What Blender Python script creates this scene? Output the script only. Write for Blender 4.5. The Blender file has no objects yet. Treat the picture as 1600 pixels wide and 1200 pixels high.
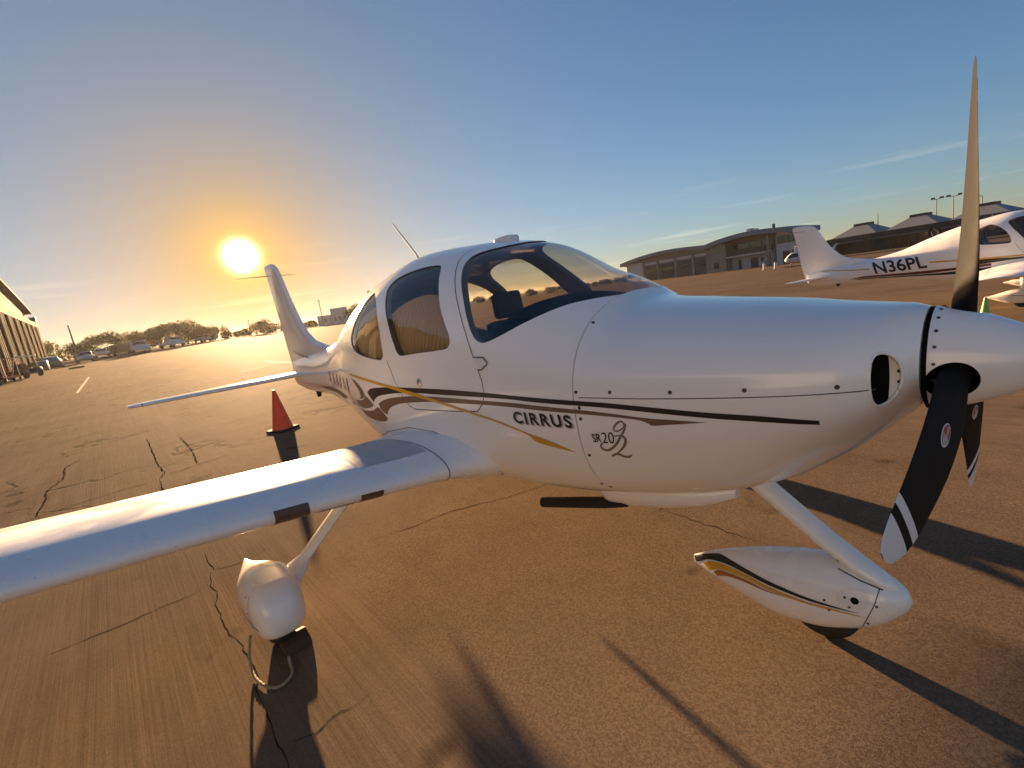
import bpy, bmesh, math, random
import numpy as np
from mathutils import Vector, Matrix
from mathutils.geometry import delaunay_2d_cdt

random.seed(7)
scene = bpy.context.scene
COL = scene.collection

# ------------------------------------------------------------------ camera
CAM = (-0.1265, -2.0395, 1.6275)
YAW, PITCH, ROLL = 0.8742, -0.1864, -0.1485
fw = Vector((-math.sin(YAW) * math.cos(PITCH), math.cos(YAW) * math.cos(PITCH), math.sin(PITCH)))
rt = fw.cross(Vector((0, 0, 1))).normalized()
up = rt.cross(fw)
rt, up = math.cos(ROLL) * rt + math.sin(ROLL) * up, -math.sin(ROLL) * rt + math.cos(ROLL) * up
cam_data = bpy.data.cameras.new('camera')
cam_data.sensor_width = 36.0
cam_data.lens = 735.3 / 1600 * 36.0
cam_data.clip_start = 0.05
cam_data.clip_end = 6000
cam = bpy.data.objects.new('camera', cam_data)
COL.objects.link(cam)
m = Matrix.Identity(4)
for i in range(3):
    m[i][0], m[i][1], m[i][2], m[i][3] = rt[i], up[i], -fw[i], CAM[i]
cam.matrix_world = m
scene.camera = cam

# ------------------------------------------------------------------ sky and sun
SUN = Vector((-0.966, 0.225, 0.137)).normalized()
EL = math.asin(SUN.z)
AZ = math.atan2(SUN.x, SUN.y)
world = bpy.data.worlds.new('World')
scene.world = world
world.use_nodes = True
wt = world.node_tree
for n in list(wt.nodes):
    wt.nodes.remove(n)


def wn(t, **k):
    n = wt.nodes.new(t)
    for a, b in k.items():
        setattr(n, a, b)
    return n


def wmath(op, a, b=None, clamp=False):
    n = wn('ShaderNodeMath', operation=op, use_clamp=clamp)
    for i, v in enumerate((a, b)):
        if v is None:
            continue
        if isinstance(v, (int, float)):
            n.inputs[i].default_value = v
        else:
            wt.links.new(v, n.inputs[i])
    return n.outputs[0]


sky = wn('ShaderNodeTexSky', sky_type='NISHITA')
sky.sun_disc = False
sky.sun_elevation = EL
sky.sun_rotation = AZ
sky.air_density = 1.0
sky.dust_density = 0.25
sky.ozone_density = 2.6
bg = wn('ShaderNodeBackground')
bg.inputs['Strength'].default_value = 0.05
tc = wn('ShaderNodeTexCoord')
dirv = tc.outputs['Generated']
sep = wn('ShaderNodeSeparateXYZ')
wt.links.new(dirv, sep.inputs[0])
dot = wn('ShaderNodeVectorMath', operation='DOT_PRODUCT')
wt.links.new(dirv, dot.inputs[0])
dot.inputs[1].default_value = SUN
ang = wmath('ARCCOSINE', wmath('MINIMUM', dot.outputs['Value'], 0.999999))
# aureole of scattered light round the sun itself
core = wmath('MULTIPLY', wmath('POWER', 2.718, wmath('MULTIPLY', wmath('POWER', wmath('DIVIDE', ang, 0.0185), 2.0), -1.0)), 40.0)
ring = wmath('MULTIPLY', wmath('POWER', 2.718, wmath('MULTIPLY', wmath('DIVIDE', ang, 0.050), -1.0)), 3.2)
wide = wmath('MULTIPLY', wmath('POWER', 2.718, wmath('MULTIPLY', wmath('DIVIDE', ang, 0.30), -1.0)), 0.42)


def wtint(v, c):
    n = wn('ShaderNodeVectorMath', operation='SCALE')
    n.inputs[0].default_value = c
    wt.links.new(v, n.inputs['Scale'])
    return n.outputs[0]


def wadd(a, b):
    n = wn('ShaderNodeVectorMath', operation='ADD')
    wt.links.new(a, n.inputs[0])
    wt.links.new(b, n.inputs[1])
    return n.outputs[0]


glow = wadd(wadd(wtint(core, (1.0, 0.86, 0.52)), wtint(ring, (1.0, 0.68, 0.24))), wtint(wide, (1.0, 0.84, 0.52)))
# thin streaks of cloud low over the horizon
az = wmath('ARCTAN2', sep.outputs['X'], sep.outputs['Y'])
el = wmath('ARCSINE', sep.outputs['Z'])
cv = wn('ShaderNodeCombineXYZ')
wt.links.new(wmath('MULTIPLY', az, 2.6), cv.inputs[0])
wt.links.new(wmath('MULTIPLY', el, 46.0), cv.inputs[1])
nz = wn('ShaderNodeTexNoise')
nz.inputs['Scale'].default_value = 1.25
nz.inputs['Detail'].default_value = 5
nz.inputs['Roughness'].default_value = 0.5
wt.links.new(cv.outputs[0], nz.inputs['Vector'])
ramp = wn('ShaderNodeMapRange')
ramp.inputs['From Min'].default_value = 0.56
ramp.inputs['From Max'].default_value = 0.72
wt.links.new(nz.outputs['Fac'], ramp.inputs['Value'])
band = wmath('MULTIPLY', wmath('MULTIPLY', ramp.outputs[0], wmath('MULTIPLY', wmath('SUBTRACT', 0.17, el), 9.0, True)), wmath('MULTIPLY', el, 30.0, True))
cl = wn('ShaderNodeMix', data_type='VECTOR')
# soft shoulder on the bright part of the sky, then warm dust round the sun
K = (12.0, 11.0, 11.0)
TN = (2.22, 1.91, 1.57)
dv = wn('ShaderNodeVectorMath', operation='MULTIPLY_ADD')
wt.links.new(sky.outputs['Color'], dv.inputs[0])
dv.inputs[1].default_value = tuple(a / k for a, k in zip(TN, K))
dv.inputs[2].default_value = TN
sh = wn('ShaderNodeVectorMath', operation='DIVIDE')
wt.links.new(sky.outputs['Color'], sh.inputs[0])
wt.links.new(dv.outputs[0], sh.inputs[1])
dustw = wmath('POWER', 2.718, wmath('MULTIPLY', wmath('DIVIDE', ang, 0.25), -1.0))
dustm = wn('ShaderNodeMix', data_type='VECTOR')
wt.links.new(dustw, dustm.inputs['Factor'])
dustm.inputs[4].default_value = (1, 1, 1)
dustm.inputs[5].default_value = (0.68, 0.16, -0.14)
tinted = wn('ShaderNodeVectorMath', operation='MULTIPLY')
wt.links.new(sh.outputs[0], tinted.inputs[0])
wt.links.new(dustm.outputs[1], tinted.inputs[1])
skyv = wadd(tinted.outputs[0], glow)
bright = wn('ShaderNodeVectorMath', operation='MULTIPLY_ADD')
wt.links.new(skyv, bright.inputs[0])
bright.inputs[1].default_value = (1.25, 1.17, 1.08)
bright.inputs[2].default_value = (0.85, 0.62, 0.42)
wt.links.new(wmath('MULTIPLY', band, 0.65), cl.inputs['Factor'])
wt.links.new(skyv, cl.inputs[4])
wt.links.new(bright.outputs[0], cl.inputs[5])
wt.links.new(cl.outputs[1], bg.inputs['Color'])
wo = wn('ShaderNodeOutputWorld')
wt.links.new(bg.outputs[0], wo.inputs['Surface'])

sl = bpy.data.lights.new('sun', 'SUN')
sl.energy = 4.05
sl.angle = math.radians(0.9)
sl.color = (1.0, 0.62, 0.31)
sun = bpy.data.objects.new('sun', sl)
COL.objects.link(sun)
sun.rotation_euler = SUN.to_track_quat('Z', 'Y').to_euler()

scene.view_settings.view_transform = 'Standard'
scene.view_settings.look = 'None'
scene.view_settings.exposure = 2.6
scene.view_settings.gamma = 1.0
scene.view_settings.use_curve_mapping = False
scene.cycles.max_bounces = 8
scene.cycles.transparent_max_bounces = 12

# ------------------------------------------------------------------ materials
def nodes_of(mat):
    return mat.node_tree.nodes, mat.node_tree.links


def pmat(name, col, rough=0.5, metal=0.0, coat=0.0, vary=0.0, vscale=8.0, bump=0.0, bscale=60.0, spec=0.5):
    """plain procedural material: colour with a little noise, roughness noise, optional fine bump"""
    mt = bpy.data.materials.new(name)
    mt.use_nodes = True
    nd, ln = nodes_of(mt)
    b = nd['Principled BSDF']
    b.inputs['Roughness'].default_value = rough
    b.inputs['Metallic'].default_value = metal
    b.inputs['Coat Weight'].default_value = coat
    b.inputs['Coat Roughness'].default_value = 0.04
    b.inputs['Specular IOR Level'].default_value = spec
    t = nd.new('ShaderNodeTexCoord')
    n = nd.new('ShaderNodeTexNoise')
    n.inputs['Scale'].default_value = vscale
    n.inputs['Detail'].default_value = 6
    ln.new(t.outputs['Object'], n.inputs['Vector'])
    mx = nd.new('ShaderNodeMix')
    mx.data_type = 'RGBA'
    mx.inputs[6].default_value = tuple(c * (1 - vary) for c in col) + (1,)
    mx.inputs[7].default_value = tuple(min(1, c * (1 + vary)) for c in col) + (1,)
    ln.new(n.outputs['Fac'], mx.inputs[0])
    ln.new(mx.outputs[2], b.inputs['Base Color'])
    mr = nd.new('ShaderNodeMapRange')
    mr.inputs['To Min'].default_value = rough * 0.8
    mr.inputs['To Max'].default_value = min(1, rough * 1.2)
    ln.new(n.outputs['Fac'], mr.inputs['Value'])
    ln.new(mr.outputs[0], b.inputs['Roughness'])
    if bump:
        n2 = nd.new('ShaderNodeTexNoise')
        n2.inputs['Scale'].default_value = bscale
        n2.inputs['Detail'].default_value = 4
        ln.new(t.outputs['Object'], n2.inputs['Vector'])
        bp = nd.new('ShaderNodeBump')
        bp.inputs['Strength'].default_value = 1.0
        bp.inputs['Distance'].default_value = bump
        ln.new(n2.outputs['Fac'], bp.inputs['Height'])
        ln.new(bp.outputs[0], b.inputs['Normal'])
    return mt


def glass_mat(name, tint, wave=0.0):
    mt = bpy.data.materials.new(name)
    mt.use_nodes = True
    nd, ln = nodes_of(mt)
    nd.remove(nd['Principled BSDF'])
    out = nd['Material Output']
    tr = nd.new('ShaderNodeBsdfTransparent')
    tr.inputs[0].default_value = tint + (1,)
    gl = nd.new('ShaderNodeBsdfGlossy')
    gl.inputs['Roughness'].default_value = 0.012
    gl.inputs['Color'].default_value = (0.95, 0.95, 0.95, 1)
    # Schlick reflectance, the same from either side of the pane
    ge = nd.new('ShaderNodeNewGeometry')
    dt = nd.new('ShaderNodeVectorMath')
    dt.operation = 'DOT_PRODUCT'
    ln.new(ge.outputs['Incoming'], dt.inputs[0])
    ln.new(ge.outputs['Normal'], dt.inputs[1])
    prev = dt.outputs['Value']
    for op, v in (('ABSOLUTE', None), ('SUBTRACT', 1.0), ('POWER', 5.0), ('MULTIPLY_ADD', 0.93)):
        q = nd.new('ShaderNodeMath')
        q.operation = op
        if op == 'SUBTRACT':
            q.inputs[0].default_value = 1.0
            ln.new(prev, q.inputs[1])
        else:
            ln.new(prev, q.inputs[0])
            if v:
                q.inputs[1].default_value = v
            if op == 'MULTIPLY_ADD':
                q.inputs[2].default_value = 0.07
        prev = q.outputs[0]
    mx = nd.new('ShaderNodeMixShader')
    ln.new(prev, mx.inputs[0])
    ln.new(tr.outputs[0], mx.inputs[1])
    ln.new(gl.outputs[0], mx.inputs[2])
    ln.new(mx.outputs[0], out.inputs['Surface'])
    if wave:
        t = nd.new('ShaderNodeTexCoord')
        n = nd.new('ShaderNodeTexNoise')
        n.inputs['Scale'].default_value = 5.0
        n.inputs['Detail'].default_value = 1
        ln.new(t.outputs['Object'], n.inputs['Vector'])
        bp = nd.new('ShaderNodeBump')
        bp.inputs['Distance'].default_value = wave
        ln.new(n.outputs['Fac'], bp.inputs['Height'])
        ln.new(bp.outputs[0], gl.inputs['Normal'])
    return mt


M = {}
M['paint'] = pmat('white_gloss_paint', (0.86, 0.86, 0.85), 0.22, coat=0.6, vary=0.025, vscale=3.0, bump=0.0011, bscale=2.2)
M['wing'] = pmat('dewy_white_paint', (0.84, 0.84, 0.84), 0.3, coat=0.15, vary=0.03, vscale=3.0, bump=0.0003, bscale=2.5)
nd, ln = nodes_of(M['wing'])
tcw = nd.new('ShaderNodeTexCoord')
nw = nd.new('ShaderNodeTexNoise')
nw.inputs['Scale'].default_value = 2.6
nw.inputs['Detail'].default_value = 7
nw.inputs['Distortion'].default_value = 0.6
ln.new(tcw.outputs['Object'], nw.inputs['Vector'])
rw = nd.new('ShaderNodeMapRange')
rw.inputs['From Min'].default_value = 0.47
rw.inputs['From Max'].default_value = 0.53
rw.inputs['To Min'].default_value = 0.27
rw.inputs['To Max'].default_value = 0.48
ln.new(nw.outputs['Fac'], rw.inputs['Value'])
ln.new(rw.outputs[0], nd['Principled BSDF'].inputs['Roughness'])
ns2 = nd.new('ShaderNodeTexVoronoi')
ns2.inputs['Scale'].default_value = 26
ln.new(tcw.outputs['Object'], ns2.inputs['Vector'])
rs2 = nd.new('ShaderNodeMapRange')
rs2.inputs['From Min'].default_value = 0.035
rs2.inputs['From Max'].default_value = 0.06
rs2.inputs['To Min'].default_value = 0.35
rs2.inputs['To Max'].default_value = 1.0
ln.new(ns2.outputs['Distance'], rs2.inputs['Value'])
mw = nd.new('ShaderNodeVectorMath')
mw.operation = 'SCALE'
src = nd['Principled BSDF'].inputs['Base Color'].links[0].from_socket
ln.new(src, mw.inputs[0])
ln.new(rs2.outputs[0], mw.inputs['Scale'])
ln.new(mw.outputs[0], nd['Principled BSDF'].inputs['Base Color'])
M['paint2'] = pmat('white_satin_paint', (0.74, 0.74, 0.73), 0.35, coat=0.2, vary=0.05, vscale=6.0)
M['fairing'] = pmat('fairing_paint', (0.84, 0.84, 0.82), 0.26, coat=0.45, vary=0.05, vscale=9.0)
M['lining'] = pmat('cabin_lining', (0.24, 0.21, 0.175), 0.85, vary=0.1)
M['seal'] = pmat('dark_seal', (0.025, 0.025, 0.026), 0.6)
M['black'] = pmat('black_vinyl', (0.018, 0.016, 0.015), 0.35, vary=0.1)
M['taupe'] = pmat('taupe_vinyl', (0.17, 0.105, 0.07), 0.35, vary=0.06)
M['gold'] = pmat('gold_vinyl', (0.60, 0.33, 0.035), 0.35, vary=0.08)
M['orange'] = pmat('orange_vinyl', (0.40, 0.15, 0.03), 0.35)
M['maroon'] = pmat('maroon_vinyl', (0.12, 0.035, 0.03), 0.35)
M['greige'] = pmat('greige_vinyl', (0.20, 0.165, 0.125), 0.4)
M['shadowgrey'] = pmat('grey_vinyl', (0.36, 0.35, 0.33), 0.4)
M['screw'] = pmat('steel_screw', (0.07, 0.07, 0.075), 0.4, metal=0.6)
M['seam'] = pmat('seam_shadow', (0.06, 0.058, 0.056), 0.8)
M['prop'] = pmat('black_propeller_paint', (0.013, 0.013, 0.0135), 0.62, vary=0.25, vscale=14, bump=0.0004, bscale=90, spec=0.06)
M['propwhite'] = pmat('white_tip_paint', (0.72, 0.72, 0.72), 0.4, vary=0.05)
M['void'] = pmat('unlit_black', (0.006, 0.006, 0.006), 0.9, spec=0.1)
M['rubber'] = pmat('tyre_rubber', (0.022, 0.021, 0.02), 0.8, vary=0.2, bump=0.001)
M['metal'] = pmat('bare_metal', (0.5, 0.5, 0.5), 0.35, metal=0.9, vary=0.1)
M['exhaust'] = pmat('sooty_exhaust', (0.02, 0.017, 0.015), 0.6, metal=0.3, vary=0.3)
M['tape'] = pmat('brown_erosion_tape', (0.10, 0.068, 0.045), 0.45, vary=0.12, vscale=20)
M['walk'] = pmat('grey_walkway', (0.5, 0.5, 0.51), 0.85, vary=0.08, vscale=30, bump=0.001, bscale=300)
M['streak_pleats'] = None
M['seat'] = pmat('seat_leather', (0.075, 0.07, 0.065), 0.6, vary=0.1)
M['panel'] = pmat('glareshield', (0.025, 0.024, 0.023), 0.8)
M['red'] = pmat('red_print', (0.33, 0.03, 0.025), 0.4)
M['glass'] = glass_mat('windshield_acrylic', (0.66, 0.63, 0.57), 0.0)
M['tint'] = glass_mat('tinted_side_window', (0.88, 0.82, 0.70), 0.006)
M['cone'] = pmat('orange_cone', (0.80, 0.10, 0.02), 0.55, vary=0.12)
M['cgreen'] = pmat('green_cone', (0.18, 0.42, 0.10), 0.5, vary=0.1)
M['rope'] = pmat('hemp_rope', (0.34, 0.27, 0.18), 0.9, vary=0.25, vscale=60, bump=0.003, bscale=250)
M['wood'] = pmat('dark_wood', (0.055, 0.032, 0.018), 0.8, vary=0.3, bump=0.002, bscale=50)
M['wall'] = pmat('tan_masonry', (0.25, 0.22, 0.18), 0.85, vary=0.12, vscale=2)
M['wallw'] = pmat('white_stucco', (0.5, 0.49, 0.47), 0.85, vary=0.06, vscale=2)
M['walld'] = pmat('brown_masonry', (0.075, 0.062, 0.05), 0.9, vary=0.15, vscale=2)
M['roof'] = pmat('grey_metal_roof', (0.17, 0.19, 0.21), 0.55, metal=0.1, vary=0.1)
M['gdoor'] = pmat('dark_roller_door', (0.05, 0.05, 0.05), 0.5, vary=0.2)
M['bglass'] = pmat('dark_window_glass', (0.02, 0.024, 0.028), 0.08, spec=0.8)
M['hangar'] = pmat('hangar_sheet', (0.13, 0.098, 0.066), 0.85, spec=0.03, vary=0.12, vscale=0.6)
M['hangard'] = pmat('hangar_sheet_dark', (0.06, 0.045, 0.033), 0.9, spec=0.03, vary=0.12)
M['polem'] = pmat('pole_steel', (0.10, 0.095, 0.09), 0.6)
M['bark'] = pmat('bark', (0.07, 0.05, 0.035), 0.9, vary=0.3)
M['carwhite'] = pmat('car_white', (0.62, 0.63, 0.64), 0.25, coat=0.5)
M['carsilver'] = pmat('car_silver', (0.35, 0.36, 0.37), 0.3, metal=0.5, coat=0.5)
M['cartan'] = pmat('car_tan', (0.22, 0.13, 0.07), 0.4)
M['cargrey'] = pmat('car_grey', (0.16, 0.165, 0.17), 0.3, metal=0.4, coat=0.5)
M['cartblack'] = pmat('cart_black', (0.03, 0.028, 0.027), 0.4)
M['redpaint'] = pmat('faded_red_paint', (0.28, 0.05, 0.03), 0.5)
M['white_line'] = pmat('worn_white_line', (0.5, 0.48, 0.44), 0.9, spec=0.05, vary=0.2, vscale=20)
M['crack'] = pmat('crack_dark', (0.035, 0.027, 0.020), 0.95, spec=0.0, vary=0.4, vscale=30)


def leaf_mat(name, c):
    mt = pmat(name, c, 0.6, vary=0.45, vscale=1.2)
    nd, ln = nodes_of(mt)
    b = nd['Principled BSDF']
    tl = nd.new('ShaderNodeBsdfTranslucent')
    tl.inputs[0].default_value = (c[0] * 1.6, c[1] * 1.5, c[2] * 0.8, 1)
    mx = nd.new('ShaderNodeMixShader')
    mx.inputs[0].default_value = 0.35
    ln.new(b.outputs[0], mx.inputs[1])
    ln.new(tl.outputs[0], mx.inputs[2])
    ln.new(mx.outputs[0], nd['Material Output'].inputs['Surface'])
    return mt


M['leaf'] = leaf_mat('leaves', (0.055, 0.06, 0.025))
M['leaf2'] = leaf_mat('dry_leaves', (0.085, 0.07, 0.03))

def cloth_mat(name, c):
    mt = pmat(name, c, 0.9, vary=0.12, vscale=25)
    nd, ln = nodes_of(mt)
    tl = nd.new('ShaderNodeBsdfTranslucent')
    tl.inputs[0].default_value = (c[0], c[1] * 0.92, c[2] * 0.8, 1)
    mx = nd.new('ShaderNodeMixShader')
    mx.inputs[0].default_value = 0.5
    ln.new(nd['Principled BSDF'].outputs[0], mx.inputs[1])
    ln.new(tl.outputs[0], mx.inputs[2])
    ln.new(mx.outputs[0], nd['Material Output'].inputs['Surface'])
    return mt


M['streak_pleats'] = cloth_mat('tan_streak_cloth', (0.80, 0.66, 0.44))

# ------------------------------------------------------------------ helpers
def tag(o, label=None, cat=None, group=None, kind=None):
    for k, v in (('label', label), ('category', cat), ('group', group), ('kind', kind)):
        if v:
            o[k] = v
    return o


def empty(name, loc=(0, 0, 0), rz=0.0):
    o = bpy.data.objects.new(name, None)
    COL.objects.link(o)
    o.location = loc
    o.rotation_euler = (0, 0, rz)
    return o


def link(name, me, mats, parent=None):
    o = bpy.data.objects.new(name, me)
    COL.objects.link(o)
    for mm in (mats if isinstance(mats, (list, tuple)) else [mats]):
        me.materials.append(mm)
    o.parent = parent
    return o


def pyd(name, v, f, mats, parent=None, smooth=False, mi=None, sharp=None):
    me = bpy.data.meshes.new(name)
    me.from_pydata([tuple(float(c) for c in p) for p in v], [], f)
    if mi is not None:
        me.polygons.foreach_set('material_index', mi)
    if smooth:
        me.polygons.foreach_set('use_smooth', [True] * len(me.polygons))
        if sharp:
            me.set_sharp_from_angle(angle=math.radians(sharp))
    me.update()
    return link(name, me, mats, parent)


class MB:
    """collects boxes, bars, tubes into one mesh"""
    def __init__(s):
        s.v, s.f, s.mi, s.cur = [], [], [], 0

    def add(s, v, f):
        b = len(s.v)
        s.v += [tuple(p) for p in v]
        s.f += [[i + b for i in q] for q in f]
        s.mi += [s.cur] * len(f)
        return s

    def box(s, x0, x1, y0, y1, z0, z1):
        v = [(x, y, z) for x in (x0, x1) for y in (y0, y1) for z in (z0, z1)]
        return s.add(v, [(0, 1, 3, 2), (4, 6, 7, 5), (0, 4, 5, 1), (2, 3, 7, 6), (0, 2, 6, 4), (1, 5, 7, 3)])

    def prism(s, poly, axis, a0, a1):
        """poly in the two other axes"""
        n = len(poly)
        v = []
        for a in (a0, a1):
            for p, q in poly:
                v.append({'x': (a, p, q), 'y': (p, a, q), 'z': (p, q, a)}[axis])
        f = [list(range(n))[::-1], list(range(n, 2 * n))]
        f += [(i, (i + 1) % n, n + (i + 1) % n, n + i) for i in range(n)]
        return s.add(v, f)

    def tube(s, pts, r, n=10, cap=True, flat=1.0, flat_dir=None):
        pts = [Vector(p) for p in pts]
        rs = r if isinstance(r, (list, tuple)) else [r] * len(pts)
        ref = Vector(flat_dir) if flat_dir else None
        rings = []
        for i, p in enumerate(pts):
            t = (pts[min(i + 1, len(pts) - 1)] - pts[max(i - 1, 0)]).normalized()
            a = ref if ref is not None else (Vector((0, 0, 1)) if abs(t.z) < 0.9 else Vector((1, 0, 0)))
            a = (a - t * a.dot(t)).normalized()
            b = t.cross(a)
            rings.append([p + rs[i] * (math.cos(2 * math.pi * k / n) * a + flat * math.sin(2 * math.pi * k / n) * b) for k in range(n)])
        v = [q for g in rings for q in g]
        f = []
        for i in range(len(pts) - 1):
            for k in range(n):
                f.append((i * n + k, i * n + (k + 1) % n, (i + 1) * n + (k + 1) % n, (i + 1) * n + k))
        if cap:
            f.append(list(range(n))[::-1])
            f.append([(len(pts) - 1) * n + k for k in range(n)])
        return s.add(v, f)

    def lathe(s, prof, origin, axis, n=24):
        """prof: (distance along axis, radius)"""
        ax = Vector(axis).normalized()
        a = Vector((0, 0, 1)) if abs(ax.z) < 0.9 else Vector((1, 0, 0))
        a = (a - ax * a.dot(ax)).normalized()
        b = ax.cross(a)
        o = Vector(origin)
        v, f = [], []
        for d, r in prof:
            for k in range(n):
                v.append(o + ax * d + r * (math.cos(2 * math.pi * k / n) * a + math.sin(2 * math.pi * k / n) * b))
        for i in range(len(prof) - 1):
            for k in range(n):
                f.append((i * n + k, i * n + (k + 1) % n, (i + 1) * n + (k + 1) % n, (i + 1) * n + k))
        f.append(list(range(n))[::-1])
        f.append([(len(prof) - 1) * n + k for k in range(n)])
        return s.add(v, f)

    def build(s, name, mats, parent=None, smooth=False, sharp=35):
        return pyd(name, s.v, s.f, mats, parent, smooth, s.mi if isinstance(mats, (list, tuple)) else None, sharp)


def copy_tree(o, parent=None):
    c = o.copy()
    COL.objects.link(c)
    c.parent = parent
    for ch in list(o.children):
        copy_tree(ch, c)
    return c


def bevelled(o, w, seg=3):
    bm = bmesh.new()
    bm.from_mesh(o.data)
    bmesh.ops.bevel(bm, geom=bm.edges[:], offset=w, segments=seg, affect='EDGES', profile=0.5)
    for f in bm.faces:
        f.smooth = True
    bm.to_mesh(o.data)
    bm.free()
    o.data.set_sharp_from_angle(angle=math.radians(50))
    return o


# terrain: the apron lies level round the airplane, climbs gently to the west and falls a little to the north
def H(x, y):
    x = np.asarray(x, float)
    y = np.asarray(y, float)
    a = np.clip(-x - 4, 0, 130)
    b = np.maximum(y - 2, 0)
    return .0145 * a * a / (a + 8) * np.exp(-np.maximum(y - 10, 0) / 120) - .5 * (1 - np.exp(-(b ** 2 / (b + 4)) / 16))


def hz(x, y):
    return float(H(x, y))


#--GROUND--
# ------------------------------------------------------------------ ground
def ground_material():
    mt = bpy.data.materials.new('apron_concrete')
    mt.use_nodes = True
    nd, ln = nodes_of(mt)
    b = nd['Principled BSDF']
    t = nd.new('ShaderNodeTexCoord')
    P = t.outputs['Object']

    def noise(scale, detail=4, rough=0.55, vec=None, dist=0.0):
        n = nd.new('ShaderNodeTexNoise')
        n.inputs['Scale'].default_value = scale
        n.inputs['Detail'].default_value = detail
        n.inputs['Roughness'].default_value = rough
        n.inputs['Distortion'].default_value = dist
        ln.new(vec or P, n.inputs['Vector'])
        return n.outputs['Fac']

    def mapv(sx, sy, rz=0.0):
        mp = nd.new('ShaderNodeMapping')
        mp.inputs['Scale'].default_value = (sx, sy, 1)
        mp.inputs['Rotation'].default_value = (0, 0, rz)
        ln.new(P, mp.inputs['Vector'])
        return mp.outputs[0]

    def mth(op, a, c=None, cl=False):
        n = nd.new('ShaderNodeMath')
        n.operation = op
        n.use_clamp = cl
        for i, v in enumerate((a, c)):
            if v is None:
                continue
            if isinstance(v, (int, float)):
                n.inputs[i].default_value = v
            else:
                ln.new(v, n.inputs[i])
        return n.outputs[0]

    def rng(v, a, c, d=0.0, e=1.0):
        n = nd.new('ShaderNodeMapRange')
        for i, q in enumerate((a, c, d, e)):
            n.inputs[i + 1].default_value = q
        ln.new(v, n.inputs[0])
        return n.outputs[0]

    sp = nd.new('ShaderNodeSeparateXYZ')
    ln.new(P, sp.inputs[0])
    # coarse open-graded lane (y > -1.2) against smoother broomed lane (y < -1.2)
    edge = mth('ADD', sp.outputs['Y'], mth('MULTIPLY', mth('SUBTRACT', noise(0.9, 3), 0.5), 0.5))
    coarse = mth('MULTIPLY', rng(edge, -1.34, -1.10), rng(edge, 3.4, 2.2))
    far = rng(sp.outputs['X'], -16.0, -5.0)
    coarse = mth('MULTIPLY', coarse, rng(far, 0, 1, 0.25, 1))
    av = nd.new('ShaderNodeTexVoronoi')
    av.inputs['Scale'].default_value = 140
    ln.new(P, av.inputs['Vector'])
    asep = nd.new('ShaderNodeSeparateColor')
    ln.new(av.outputs['Color'], asep.inputs[0])
    grain = mth('ADD', mth('MULTIPLY', asep.outputs[0], 0.45), mth('MULTIPLY', noise(210, 3, 0.65), 0.55))
    grain2 = noise(55, 4, 0.6)
    grooves = noise(1.0, 2, 0.6, mapv(0.9, 62.0, 0.02))
    grooves2 = noise(1.0, 3, 0.6, mapv(0.35, 9.0, 0.0))
    big = noise(0.32, 5, 0.6, None, 0.4)
    mid = noise(2.1, 5, 0.6)
    streak = noise(1.0, 4, 0.55, mapv(0.05, 0.55, 0.1))
    # colour
    c1 = nd.new('ShaderNodeMix')
    c1.data_type = 'RGBA'
    c1.inputs[6].default_value = (0.125, 0.091, 0.062, 1)
    c1.inputs[7].default_value = (0.205, 0.150, 0.102, 1)
    k = mth('ADD', mth('MULTIPLY', big, 0.38), mth('MULTIPLY', mid, 0.28))
    k = mth('ADD', k, mth('MULTIPLY', streak, 0.34))
    ln.new(rng(k, 0.36, 0.64), c1.inputs[0])
    g = mth('ADD', mth('MULTIPLY', grain, 0.88), mth('MULTIPLY', grain2, 0.12))
    gv = rng(g, 0.25, 0.75, 0.66, 1.32)
    gv2 = mth('ADD', mth('MULTIPLY', gv, mth('ADD', mth('MULTIPLY', coarse, 0.45), 0.45)), mth('SUBTRACT', 0.55, mth('MULTIPLY', coarse, 0.50)))
    gl2 = rng(grooves, 0.30, 0.62, 0.87, 1.05)
    gl3 = rng(grooves2, 0.35, 0.60, 0.90, 1.05)
    smooth_part = mth('MULTIPLY', gl2, gl3)
    sm = mth('ADD', mth('MULTIPLY', smooth_part, mth('SUBTRACT', 1.0, mth('MULTIPLY', coarse, 0.8))), mth('MULTIPLY', coarse, 0.8))
    tot = mth('MULTIPLY', gv2, sm)
    # fine meandering cracks of the old surface
    vo = nd.new('ShaderNodeTexVoronoi')
    vo.feature = 'DISTANCE_TO_EDGE'
    vo.inputs['Scale'].default_value = 0.22
    wv = nd.new('ShaderNodeVectorMath')
    wv.operation = 'ADD'
    nn = nd.new('ShaderNodeTexNoise')
    nn.inputs['Scale'].default_value = 0.9
    nn.inputs['Detail'].default_value = 6
    ln.new(P, nn.inputs['Vector'])
    sc = nd.new('ShaderNodeVectorMath')
    sc.operation = 'SCALE'
    sc.inputs['Scale'].default_value = 1.6
    ln.new(nn.outputs['Color'], sc.inputs[0])
    ln.new(P, wv.inputs[0])
    ln.new(sc.outputs[0], wv.inputs[1])
    ln.new(wv.outputs[0], vo.inputs['Vector'])
    farm = rng(sp.outputs['X'], -4.5, -9.0)
    ck = mth('MULTIPLY', mth('MULTIPLY', rng(vo.outputs['Distance'], 0.0075, 0.002), rng(noise(0.5, 3), 0.42, 0.55)), farm)
    tot = mth('MULTIPLY', tot, mth('SUBTRACT', 1.0, mth('MULTIPLY', ck, 0.65)))
    spots = mth('MULTIPLY', rng(noise(1.7, 3, 0.5), 0.66, 0.72), 0.45)
    tot = mth('MULTIPLY', tot, mth('SUBTRACT', 1.0, spots))
    mul = nd.new('ShaderNodeVectorMath')
    mul.operation = 'SCALE'
    ln.new(c1.outputs[2], mul.inputs[0])
    ln.new(tot, mul.inputs['Scale'])
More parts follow.
